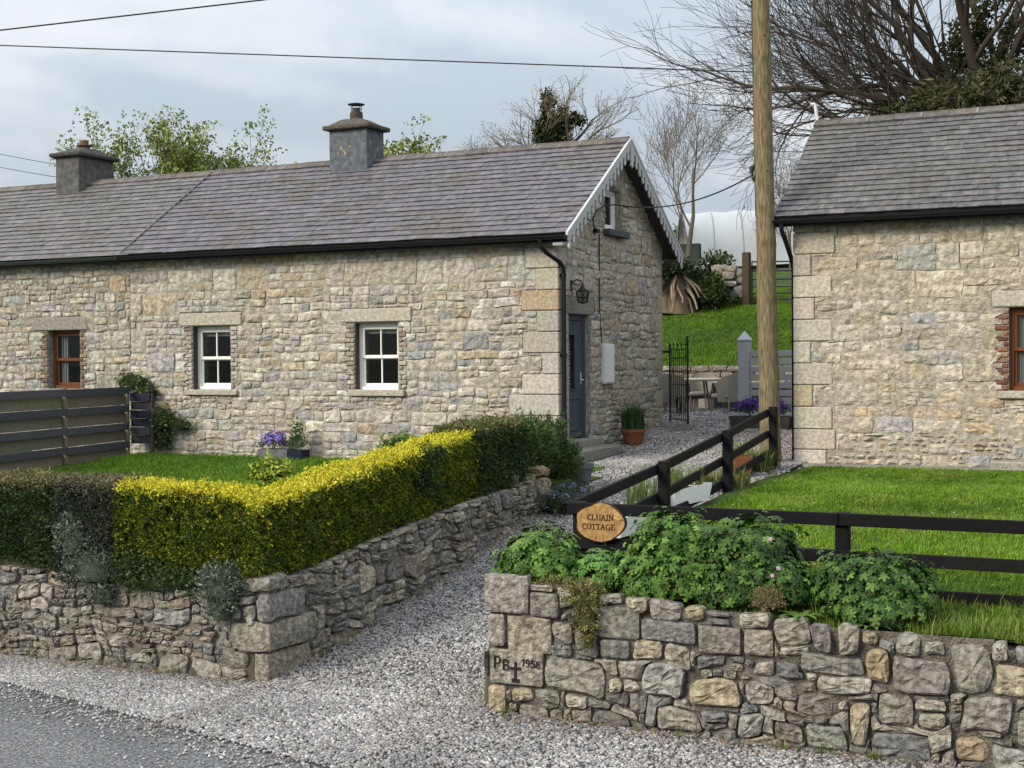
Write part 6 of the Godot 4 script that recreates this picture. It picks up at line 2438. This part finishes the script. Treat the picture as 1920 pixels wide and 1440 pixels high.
func make_trees() -> void:
	# big bare tree behind the right-hand cottage
	var root := thing("bare_tree", "huge spreading leafless tree with ivy behind the right-hand cottage", "tree")
	var g := Geo.new()
	var tips := []
	var o := {"col": Color(0.082, 0.069, 0.056), "wig": 0.22, "up": 0.05, "taper": 0.62, "kids": 3, "spread": 1.05, "twigs": 1, "rmin": 0.0015, "len": 1.04, "from": 0.3, "thin": 0.0055}
	var base := Vector3(4.4, 2.8, -18.0)
	g.col = o.col
	g.tube(PackedVector3Array([base, base + Vector3(-0.1, 1.6, 0), base + Vector3(0.0, 3.2, 0.1), base + Vector3(0.0, 4.8, 0.1)]), PackedFloat32Array([0.75, 0.55, 0.5, 0.46]), 12)
	for e in [[3.7, Vector3(-1, 0.2, 0.35), 3.0, 0.12], [3.9, Vector3(-1, 0.32, 0.3), 3.1, 0.13], [4.1, Vector3(-1, 0.45, -0.1), 3.1, 0.13], [4.2, Vector3(-1, 0.6, 0.1), 3.1, 0.14], [4.5, Vector3(-0.8, 0.75, 0.4), 3.0, 0.14], [4.6, Vector3(-0.6, 0.9, -0.2), 3.1, 0.15], [4.7, Vector3(-0.3, 1, 0.2), 3.2, 0.17], [4.8, Vector3(0.05, 1, -0.2), 3.3, 0.18], [4.8, Vector3(0.35, 1, 0.1), 3.3, 0.17], [4.4, Vector3(0.8, 0.6, 0.2), 3.2, 0.15], [4.0, Vector3(1, 0.35, 0.3), 3.0, 0.14], [3.6, Vector3(-0.9, 0.2, 0.7), 2.8, 0.11], [4.3, Vector3(-0.6, 0.5, 0.9), 2.9, 0.12], [4.6, Vector3(-0.8, 0.5, -0.7), 3.0, 0.12], [3.8, Vector3(-1, 0.25, -0.5), 3.1, 0.11], [4.4, Vector3(-0.9, 0.7, 0.7), 3.0, 0.12], [4.1, Vector3(-1, 0.6, 0.3), 3.0, 0.13]]:
		grow(g, tips, base + Vector3(0, e[0], 0.1), (e[1] as Vector3).normalized(), e[2], e[3], 5, o)
	put("trunk_and_branches", g, M.bark, root)
	var ivy := [Color(0.055, 0.065, 0.025), Color(0.07, 0.08, 0.03), Color(0.04, 0.05, 0.02), Color(0.10, 0.095, 0.04)]
	var il := cluster(9, 0.16, 0.07, 0.16)
	var m := Many.new()
	for e in [[Vector3(4.4, 6.5, -17.9), Vector3(0.85, 2.2, 0.8), 900], [Vector3(3.9, 8.6, -17.8), Vector3(0.5, 1.4, 0.5), 320], [Vector3(5.2, 8.4, -17.8), Vector3(0.7, 1.3, 0.5), 230], [Vector3(4.6, 9.8, -17.9), Vector3(0.5, 1.1, 0.5), 170]]:
		mound(m, e[0], e[1], e[2], 1.0, ivy, 0.3, 0.2)
	scatter("ivy", il, M.leaf, m, root)
	# evergreens below it
	var ev := thing("evergreen_tree", "dark evergreen tree under the huge bare tree, above the slate roof", "tree")
	m = Many.new()
	g = Geo.new()
	g.col = Color(0.02, 0.025, 0.012)
	for e in [[Vector3(3.0, 6.7, -16.6), Vector3(1.4, 0.95, 1.2)], [Vector3(4.4, 6.9, -16.4), Vector3(1.5, 1.25, 1.2)], [Vector3(6.0, 7.0, -16.4), Vector3(1.7, 1.5, 1.2)], [Vector3(3.8, 5.2, -16.5), Vector3(2.2, 1.8, 1.2)]]:
		ball(g, e[0], e[1] * 0.7)
		mound(m, e[0], e[1], 1100, 1.0, [Color(0.06, 0.068, 0.027), Color(0.078, 0.085, 0.034), Color(0.045, 0.054, 0.022), Color(0.105, 0.098, 0.045)], 0.3, 0.22)
	put("crown_core", g, M.dark, ev)
	scatter("leaves", cluster(9, 0.2, 0.06, 0.16, 0.2), M.leaf, m, ev)
	g = Geo.new()
	g.col = Color(0.06, 0.05, 0.04)
	g.rod(Vector3(4.2, 2.8, -16.5), Vector3(4.2, 5.2, -16.5), 0.3, 10)
	put("trunk", g, M.bark, ev)
	# bare trees in the gap
	o = {"col": Color(0.17, 0.145, 0.12), "wig": 0.12, "up": 0.13, "taper": 0.6, "kids": 3, "spread": 1.3, "twigs": 0, "rmin": 0.0005, "from": 0.3, "thin": 0.0065, "len": 1.1}  # bark colour lightened, distance haze painted into it
	for e in [[Vector3(-9.0, 5.0, -33.5), 2.1, 0.13, "slender bare tree with upright branches seen between the two cottages"], [Vector3(-10.9, 5.2, -33.0), 1.35, 0.07, "thin bare sapling left of the slender tree, behind the bargeboard"], [Vector3(-5.4, 5.0, -36.0), 1.5, 0.07, "small bare tree partly hidden by the wooden pole"]]:
		root = thing("bare_tree", e[3], "tree", "bare trees beyond the cottages")
		g = Geo.new()
		tips = []
		grow(g, tips, e[0], Vector3(0.02, 1, 0), e[1], e[2], 6, o)
		put("trunk_and_branches", g, M.bark, root)
		leaves_at(root, tips, cluster(4, 0.05, 0.03, 0.05), 1, 0.1, 1.0, [Color(0.20, 0.17, 0.10), Color(0.26, 0.22, 0.12)], "buds")
	# ivy-clad tree behind the roof, with its pale bare crown
	root = thing("bare_tree", "pale twiggy tree with an ivy-clad trunk rising behind the slate roof", "tree", "bare trees beyond the cottages")
	g = Geo.new()
	tips = []
	var b := Vector3(-8.9, 3.0, -20.0)
	o = {"col": Color(0.17, 0.145, 0.11), "wig": 0.2, "up": 0.05, "taper": 0.6, "kids": 3, "spread": 1.1, "twigs": 1, "rmin": 0.003, "from": 0.3}
	g.col = o.col
	g.tube(PackedVector3Array([b, b + Vector3(0, 2.2, 0), b + Vector3(0, 4.2, 0)]), PackedFloat32Array([0.3, 0.26, 0.2]), 10)
	for e in [Vector3(-1, 0.55, 0), Vector3(1, 0.5, 0.1), Vector3(-0.5, 1, 0.2), Vector3(0.4, 1, -0.1), Vector3(0.9, 0.2, 0.2), Vector3(-1, 0.15, -0.2), Vector3(0.05, 1, 0)]:
		grow(g, tips, b + Vector3(0, 4.2, 0), e.normalized(), 1.15, 0.09, 4, o)
	put("trunk_and_branches", g, M.bark, root)
	leaves_at(root, tips, cluster(4, 0.06, 0.03, 0.05), 1, 0.1, 1.0, [Color(0.34, 0.29, 0.17), Color(0.28, 0.24, 0.13)], "buds")
	m = Many.new()
	for e in [[Vector3(0, 4.9, 0.1), Vector3(0.55, 0.9, 0.5), 500], [Vector3(-0.15, 6.0, 0.1), Vector3(0.16, 0.75, 0.2), 130], [Vector3(0.35, 5.7, 0.1), Vector3(0.2, 0.55, 0.2), 120], [Vector3(0.75, 5.75, 0.1), Vector3(0.3, 0.16, 0.2), 70], [Vector3(-0.4, 5.5, 0.1), Vector3(0.18, 0.35, 0.2), 70]]:
		mound(m, b + e[0], e[1], e[2], 1.0, [Color(0.028, 0.045, 0.018), Color(0.04, 0.058, 0.022), Color(0.02, 0.032, 0.014)], 0.3, 0.2)
	scatter("ivy", cluster(9, 0.13, 0.07, 0.12), M.leaf, m, root)
	for e in [[Vector3(-11.6, 3.2, -19.5), "low pale thicket of bare twigs left of the ivy-clad tree"], [Vector3(-10.4, 3.2, -19.8), "second low thicket of bare twigs, right beside the ivy-clad tree"]]:
		root = thing("bare_shrub", e[1], "shrub")
		g = Geo.new()
		tips = []
		for k in 6:
			grow(g, tips, e[0] + Vector3(rf(-0.5, 0.5), 2.4, rf(-0.3, 0.3)), Vector3(rf(-0.5, 0.5), 1, rf(-0.3, 0.3)).normalized(), 1.0, 0.045, 4, o)
			g.rod(e[0], e[0] + Vector3(rf(-0.4, 0.4), 2.5, 0), 0.05, 6)
		put("branches", g, M.bark, root)
		leaves_at(root, tips, cluster(4, 0.06, 0.03, 0.05), 1, 0.12, 1.0, [Color(0.30, 0.28, 0.14), Color(0.24, 0.24, 0.11)], "buds")
	# fresh green trees behind the left roofs
	var fresh := [Color(0.17, 0.225, 0.05), Color(0.23, 0.28, 0.07), Color(0.12, 0.17, 0.04), Color(0.28, 0.30, 0.09)]
	var fl := cluster(6, 0.10, 0.06, 0.09)
	o = {"col": Color(0.10, 0.085, 0.065), "wig": 0.2, "up": 0.12, "taper": 0.6, "kids": 3, "spread": 0.85, "twigs": 0, "rmin": 0.004, "from": 0.3}
	for e in [[Vector3(-16.4, 1.0, -9.6), 1.95, 0.12, "fresh green tree behind the roof, just right of the concrete chimney"], [Vector3(-15.4, 1.0, -10.0), 1.8, 0.10, "fresh green tree behind the roof, middle one of three"], [Vector3(-14.5, 1.0, -10.4), 1.7, 0.10, "fresh green tree behind the roof with long shoots on its right"]]:
		root = thing("green_tree", e[3], "tree", "fresh green trees behind the roofs")
		g = Geo.new()
		tips = []
		g.col = o.col
		g.tube(PackedVector3Array([e[0], e[0] + Vector3(0, 2.4, 0)]), PackedFloat32Array([e[2] * 1.5, e[2]]), 8)
		for k in 5:
			grow(g, tips, e[0] + Vector3(0, rf(1.8, 2.4), 0), Vector3(rf(-0.7, 0.7), 1, rf(-0.5, 0.5)).normalized(), e[1] * rf(0.75, 1.05), e[2] * 0.6, 3, o)
		put("trunk_and_branches", g, M.bark, root)
		leaves_at(root, tips, fl, 16, 0.28, 0.9, fresh)
	root = thing("green_tree", "top of a small fresh green tree right of the blue-grey chimney", "tree", "fresh green trees behind the roofs")
	g = Geo.new()
	tips = []
	var sb := Vector3(-9.25, 2.0, -11.0)
	g.col = o.col
	g.tube(PackedVector3Array([sb, sb + Vector3(0, 2.9, 0)]), PackedFloat32Array([0.14, 0.09]), 8)
	for k in 4:
		grow(g, tips, sb + Vector3(0, 2.9, 0), Vector3(rf(-0.6, 0.6), 1, rf(-0.4, 0.4)).normalized(), 0.9, 0.035, 3, o)
	put("trunk_and_branches", g, M.bark, root)
	leaves_at(root, tips, fl, 4, 0.16, 0.9, fresh)
	# bushes on the bank and along the field
	var bl := cluster(9, 0.11, 0.055, 0.1)
	var bd := [Color(0.03, 0.05, 0.018), Color(0.045, 0.07, 0.022), Color(0.022, 0.036, 0.014)]
	leafy_plant("dark_bush", "dark evergreen bush on the bank below the polytunnel", "bush", "", [[Vector3(-3.1, 3.1, -16.5), Vector3(0.7, 0.6, 0.5)], [Vector3(-2.5, 3.0, -16.2), Vector3(0.4, 0.42, 0.4)]], bl, 1.0, 60, bd)
	var wb := leafy_plant("flowering_bush", "dark bush with white blossom left of the field gate post", "bush", "", [[Vector3(-2.85, 3.6, -17.6), Vector3(0.42, 0.6, 0.4)]], bl, 1.0, 80, [Color(0.06, 0.09, 0.03), Color(0.045, 0.07, 0.025)])
	flowers(wb, Vector3(-2.95, 3.65, -17.5), Vector3(0.5, 0.5, 0.4), 60, [Color(0.6, 0.6, 0.55)], 0.05)
	leafy_plant("dark_bush", "dark bush hanging over the bank next to the tree trunk", "bush", "", [[Vector3(-4.0, 3.7, -15.6), Vector3(0.55, 0.75, 0.5)], [Vector3(-3.45, 3.75, -15.9), Vector3(0.3, 0.35, 0.35)]], bl, 1.0, 60, bd)
	leafy_plant("field_hedge", "rounded green bushes behind the polytunnel, left of the pole", "bush", "", [[Vector3(-9.5, 7.0, -44.5), Vector3(1.4, 1.3, 0.8)], [Vector3(-7.4, 7.0, -45.5), Vector3(1.6, 1.4, 0.8)], [Vector3(-12.0, 6.6, -43.5), Vector3(1.6, 1.1, 0.8)]], cluster(9, 0.2, 0.1, 0.2), 1.0, 14, [Color(0.10, 0.13, 0.04), Color(0.14, 0.16, 0.05), Color(0.07, 0.10, 0.03)])
	leafy_plant("dark_bush", "dark leafy bush beside the slatted screen at the cottage corner", "bush", "", [[Vector3(2.55, 1.5, -7.2), Vector3(0.35, 0.65, 0.35)]], bl, 0.7, 130, bd)


# ---------------------------------------------------------------- grass and gravel

func make_grass() -> void:
	var tuft := blade_tuft(8, 0.055, 0.006, 0.035, 0.6)
	var tall := blade_tuft(7, 0.10, 0.006, 0.04, 0.6)
	var cols := [Color(0.10, 0.20, 0.012), Color(0.135, 0.24, 0.016), Color(0.075, 0.165, 0.012), Color(0.17, 0.26, 0.025)]
	var m := Many.new()
	for k in 78000:
		var x := rf(3.95, 12.6)
		var z := rf(-0.75, 9.9)
		var n := wob.get_noise_2d(x * 26, z * 26)
		var n2 := wob.get_noise_2d(x * 90 + 300, z * 90)
		var c: Color = cols[rng.randi() % 4] * (1.05 + n * 0.6 + n2 * 0.35)
		if n2 > 0.25:
			c = c.lerp(Color(0.2, 0.22, 0.06), 0.35)
		var s := 1.0 + n * 0.7
		m.add(Basis(Vector3.UP, rf(0, TAU)) * Basis.from_scale(Vector3(1, s, 1) * rf(0.7, 1.2)), Vector3(x, lawn_y(z) - 0.003, z), vary(c, 0.2))
	scatter("grass", tuft, M.blade, m)
	m = Many.new()
	for k in 30000:
		var x := rf(-8.6, 1.0)
		var z := rf(0.1, 9.4)
		if x < -8.4 + z * 0.16 or x < -6 and z > 6:
			continue
		var n := wob.get_noise_2d(x * 26, z * 26)
		m.add(Basis(Vector3.UP, rf(0, TAU)) * Basis.from_scale(Vector3(1, 1.0 + n * 0.7, 1) * rf(0.8, 1.3)), Vector3(x, garden_y(z) - 0.003, z), vary(cols[rng.randi() % 3] * (0.95 + n * 0.4), 0.2))
	scatter("grass", tuft, M.blade, m)
	# long grass along the top of the right-hand wall and under the fence
	m = Many.new()
	for k in 5200:
		var x := rf(3.9, 11.0)
		var z := 9.95 - absf(rng.randfn(0, 0.35))
		if k % 4 == 0:
			z = 8.72 + rng.randfn(0, 0.06)
		m.add(Basis(Vector3.UP, rf(0, TAU)) * Basis.from_scale(Vector3.ONE * rf(0.6, 1.5)), Vector3(x, lawn_y(z) - 0.02, z), vary([Color(0.11, 0.19, 0.02), Color(0.15, 0.22, 0.03), Color(0.20, 0.21, 0.06), Color(0.09, 0.17, 0.018)][rng.randi() % 4], 0.2))
	scatter("long_grass", tall, M.blade, m)
	m = Many.new()
	var bankt := blade_tuft(8, 0.07, 0.012, 0.08, 0.7)
	for k in 34000:
		var x := rf(-7.5, 4.5)
		var z := rf(-24.0, -12.3) if k % 3 else rf(-16.5, -12.3)
		var n := wob.get_noise_2d(x * 18, z * 30)
		m.add(Basis(Vector3.UP, rf(0, TAU)) * Basis.from_scale(Vector3(1, 1.0 + n, 1) * rf(0.7, 1.3)), Vector3(x, lerp_keys(bank_keys, z) + wob.get_noise_2d(x * 20, z * 20) * 0.06 - 0.01, z), vary(cols[rng.randi() % 3] * (0.95 + n * 0.5), 0.2))
	scatter("grass", bankt, M.blade, m)
	# daisies and buttercups
	m = Many.new()
	for k in 60:
		var x := rf(4.0, 9.0)
		var z := rf(0.0, 9.9)
		m.add(Basis.from_scale(Vector3.ONE * rf(0.6, 1.1)), Vector3(x, lawn_y(z) + rf(0.05, 0.08), z), Color(0.75, 0.74, 0.68) if k % 3 else Color(0.75, 0.6, 0.06))
	for k in 14:
		m.add(Basis.from_scale(Vector3.ONE * rf(0.8, 1.4)), Vector3(3.7 + rf(-0.15, 0.35), -0.3, rf(0.0, 1.6)), Color(0.75, 0.74, 0.68))
	scatter("lawn_flowers", lobed_leaf(0.016, 6), M.petal, m)


func gravel_tone(c: Color, x: float, z: float) -> Color:
	var n := wob.get_noise_2d(x * 45 + 200, z * 45)
	c = c * (1.0 + n * 0.35)
	var foot := minf(absf(z - 10.1), 1.0) if x > 3.7 or x < 1.5 else minf(minf(absf(x - 1.55), absf(x - 3.75)), 1.0)
	var dirt := clampf(0.5 - foot * 1.6 + n * 0.6, 0.0, 0.6)
	for track in [2.05, 3.2]:
		if z < 11.0:
			dirt = maxf(dirt, 0.35 * clampf(1.0 - absf(x - track) / 0.22, 0, 1) * (0.5 + n))
	return c.lerp(Color(0.15, 0.125, 0.10), dirt)


func make_gravel() -> void:
	var g := Geo.new()
	var rows := []
	for i in 4:
		var r := []
		var el := [-1.2, -0.35, 0.45, 1.25][i] as float
		for j in 7:
			var az := -TAU * (j % 6) / 6.0
			var q := 1.0 + 0.22 * sin(i * 7.1 + (j % 6) * 3.7)
			r.append(Vector3(cos(az) * cos(el) * q, sin(el) * 0.62, sin(az) * cos(el) * q * 0.8))
		rows.append(r)
	g.sheet(rows)
	g.tri_out(rows[3][0], rows[3][2], rows[3][4], Vector3.ZERO)
	var pebble := g.mesh()
	var cols := [Color(0.24, 0.235, 0.24), Color(0.33, 0.325, 0.325), Color(0.17, 0.168, 0.175), Color(0.43, 0.425, 0.42), Color(0.29, 0.268, 0.245), Color(0.205, 0.205, 0.215)]
	var m := Many.new()
	for k in 74000:
		var z := rf(-11.3, 10.1)
		z = lerpf(z, 10.1, rng.randf() * 0.35)
		var x := rf((0.05 if z > -5.0 else -3.0) if z < 4.2 else 1.5, 3.72 if z > -1.2 else 3.5)
		if z < 4.2 and x < 1.0 and z > 0.3:
			continue
		if x < 0.5 and z < 0.3 and z > -1.75:
			continue
		var s := rf(0.009, 0.021)
		m.add(Basis.from_euler(Vector3(rf(-0.5, 0.5), rf(0, TAU), rf(-0.5, 0.5))) * Basis.from_scale(Vector3.ONE * s), Vector3(x, lane_y(z) + wob.get_noise_2d(x * 60, z * 60) * 0.02 + s * 0.25, z), vary(gravel_tone(cols[rng.randi() % 6], x, z), 0.2))
	for k in 78000:
		var x := rf(-7.0, 9.5)
		var e := 11.15 + (x - 0.1) * 0.245
		var t := rng.randf()
		var z := 9.95 + (e - 9.95) * t
		if rng.randf() < 0.06:
			z = e + absf(rng.randfn(0, 0.3))
		if z < 10.05 and (x < 1.55 or x > 3.8):
			continue
		var s := rf(0.009, 0.021) * (0.8 if z > e else 1.0)
		m.add(Basis.from_euler(Vector3(rf(-0.5, 0.5), rf(0, TAU), rf(-0.5, 0.5))) * Basis.from_scale(Vector3.ONE * s), Vector3(x, maxf(-1.622, lane_y(z) if x > 1.4 and x < 3.9 else -9.0) + s * 0.2, z), vary(gravel_tone(cols[rng.randi() % 6], x, z), 0.2))
	scatter("gravel", pebble, M.pebble, m)
	m = Many.new()
	for k in 90:
		var at := Vector3(rf(-5, 1.4), -1.61, 10.08) if k % 3 == 0 else (Vector3(rf(3.9, 8.2), -1.61, 10.18) if k % 3 == 1 else Vector3(1.6, 0, rf(4.5, 9.6)))
		if k % 3 == 2:
			at.y = lane_y(at.z)
		m.add(Basis(Vector3.UP, rf(0, TAU)) * Basis.from_scale(Vector3.ONE * rf(0.5, 1.3)), at + Vector3(0, 0, rf(-0.02, 0.06)), vary([Color(0.10, 0.16, 0.04), Color(0.15, 0.18, 0.05), Color(0.18, 0.15, 0.07)][rng.randi() % 3], 0.2))
	scatter("weeds_at_wall_foot", blade_tuft(6, 0.07, 0.009, 0.03, 0.9), M.blade, m)
	# the stone in the worn road surface
	m = Many.new()
	for k in 26000:
		var x := rf(-2.2, 4.6)
		var z := 11.1 + (x - 0.1) * 0.245 + rf(0.0, 2.2)
		var s := rf(0.006, 0.013)
		var d := z - 11.1 - (x - 0.1) * 0.245
		m.add(Basis(Vector3.UP, rf(0, TAU)) * Basis.from_scale(Vector3(s, s * 0.5, s)), Vector3(x, -1.63 + 0.03 * sin(clampf(d / 5.0, 0, 1) * PI * 0.5) - 0.004, z), vary([Color(0.20, 0.205, 0.215), Color(0.26, 0.265, 0.27), Color(0.15, 0.155, 0.165), Color(0.23, 0.225, 0.215)][rng.randi() % 4], 0.25))
	scatter("road_chippings", pebble, M.pebble, m)
	# fallen leaves and crumbs of earth at the foot of the walls
	m = Many.new()
	for k in 700:
		var x := rf(4.0, 8.5) if k % 2 else rf(-5.0, 1.4)
		m.add(facing((Vector3.UP + rv() * 0.4).normalized(), rf(0.4, 1.0)), Vector3(x, -1.60 + rf(0, 0.015), 10.14 + absf(rng.randfn(0, 0.16)) - (0.06 if k % 2 == 0 else 0.0)), vary([Color(0.20, 0.11, 0.05), Color(0.14, 0.09, 0.05), Color(0.25, 0.17, 0.10)][rng.randi() % 3], 0.3))
	scatter("dead_leaves", lobed_leaf(0.02, 4), M.leaf, m)


func _ready() -> void:
	rng.seed = 20240
	wob.seed = 77
	wob.frequency = 0.012
	wob.fractal_octaves = 3
	make_sky()
	make_materials()
	make_ground()
	make_left_cottage()
	make_neighbour()
	make_right_cottage()
	make_right_wall()
	make_left_wall()
	make_hedges()
	make_rail_fence()
	make_plank_fence()
	make_sign()
	make_pots()
	make_gable_things()
	make_pole()
	make_patio()
	make_backdrop()
	make_trees()
	make_grass()
	make_gravel()
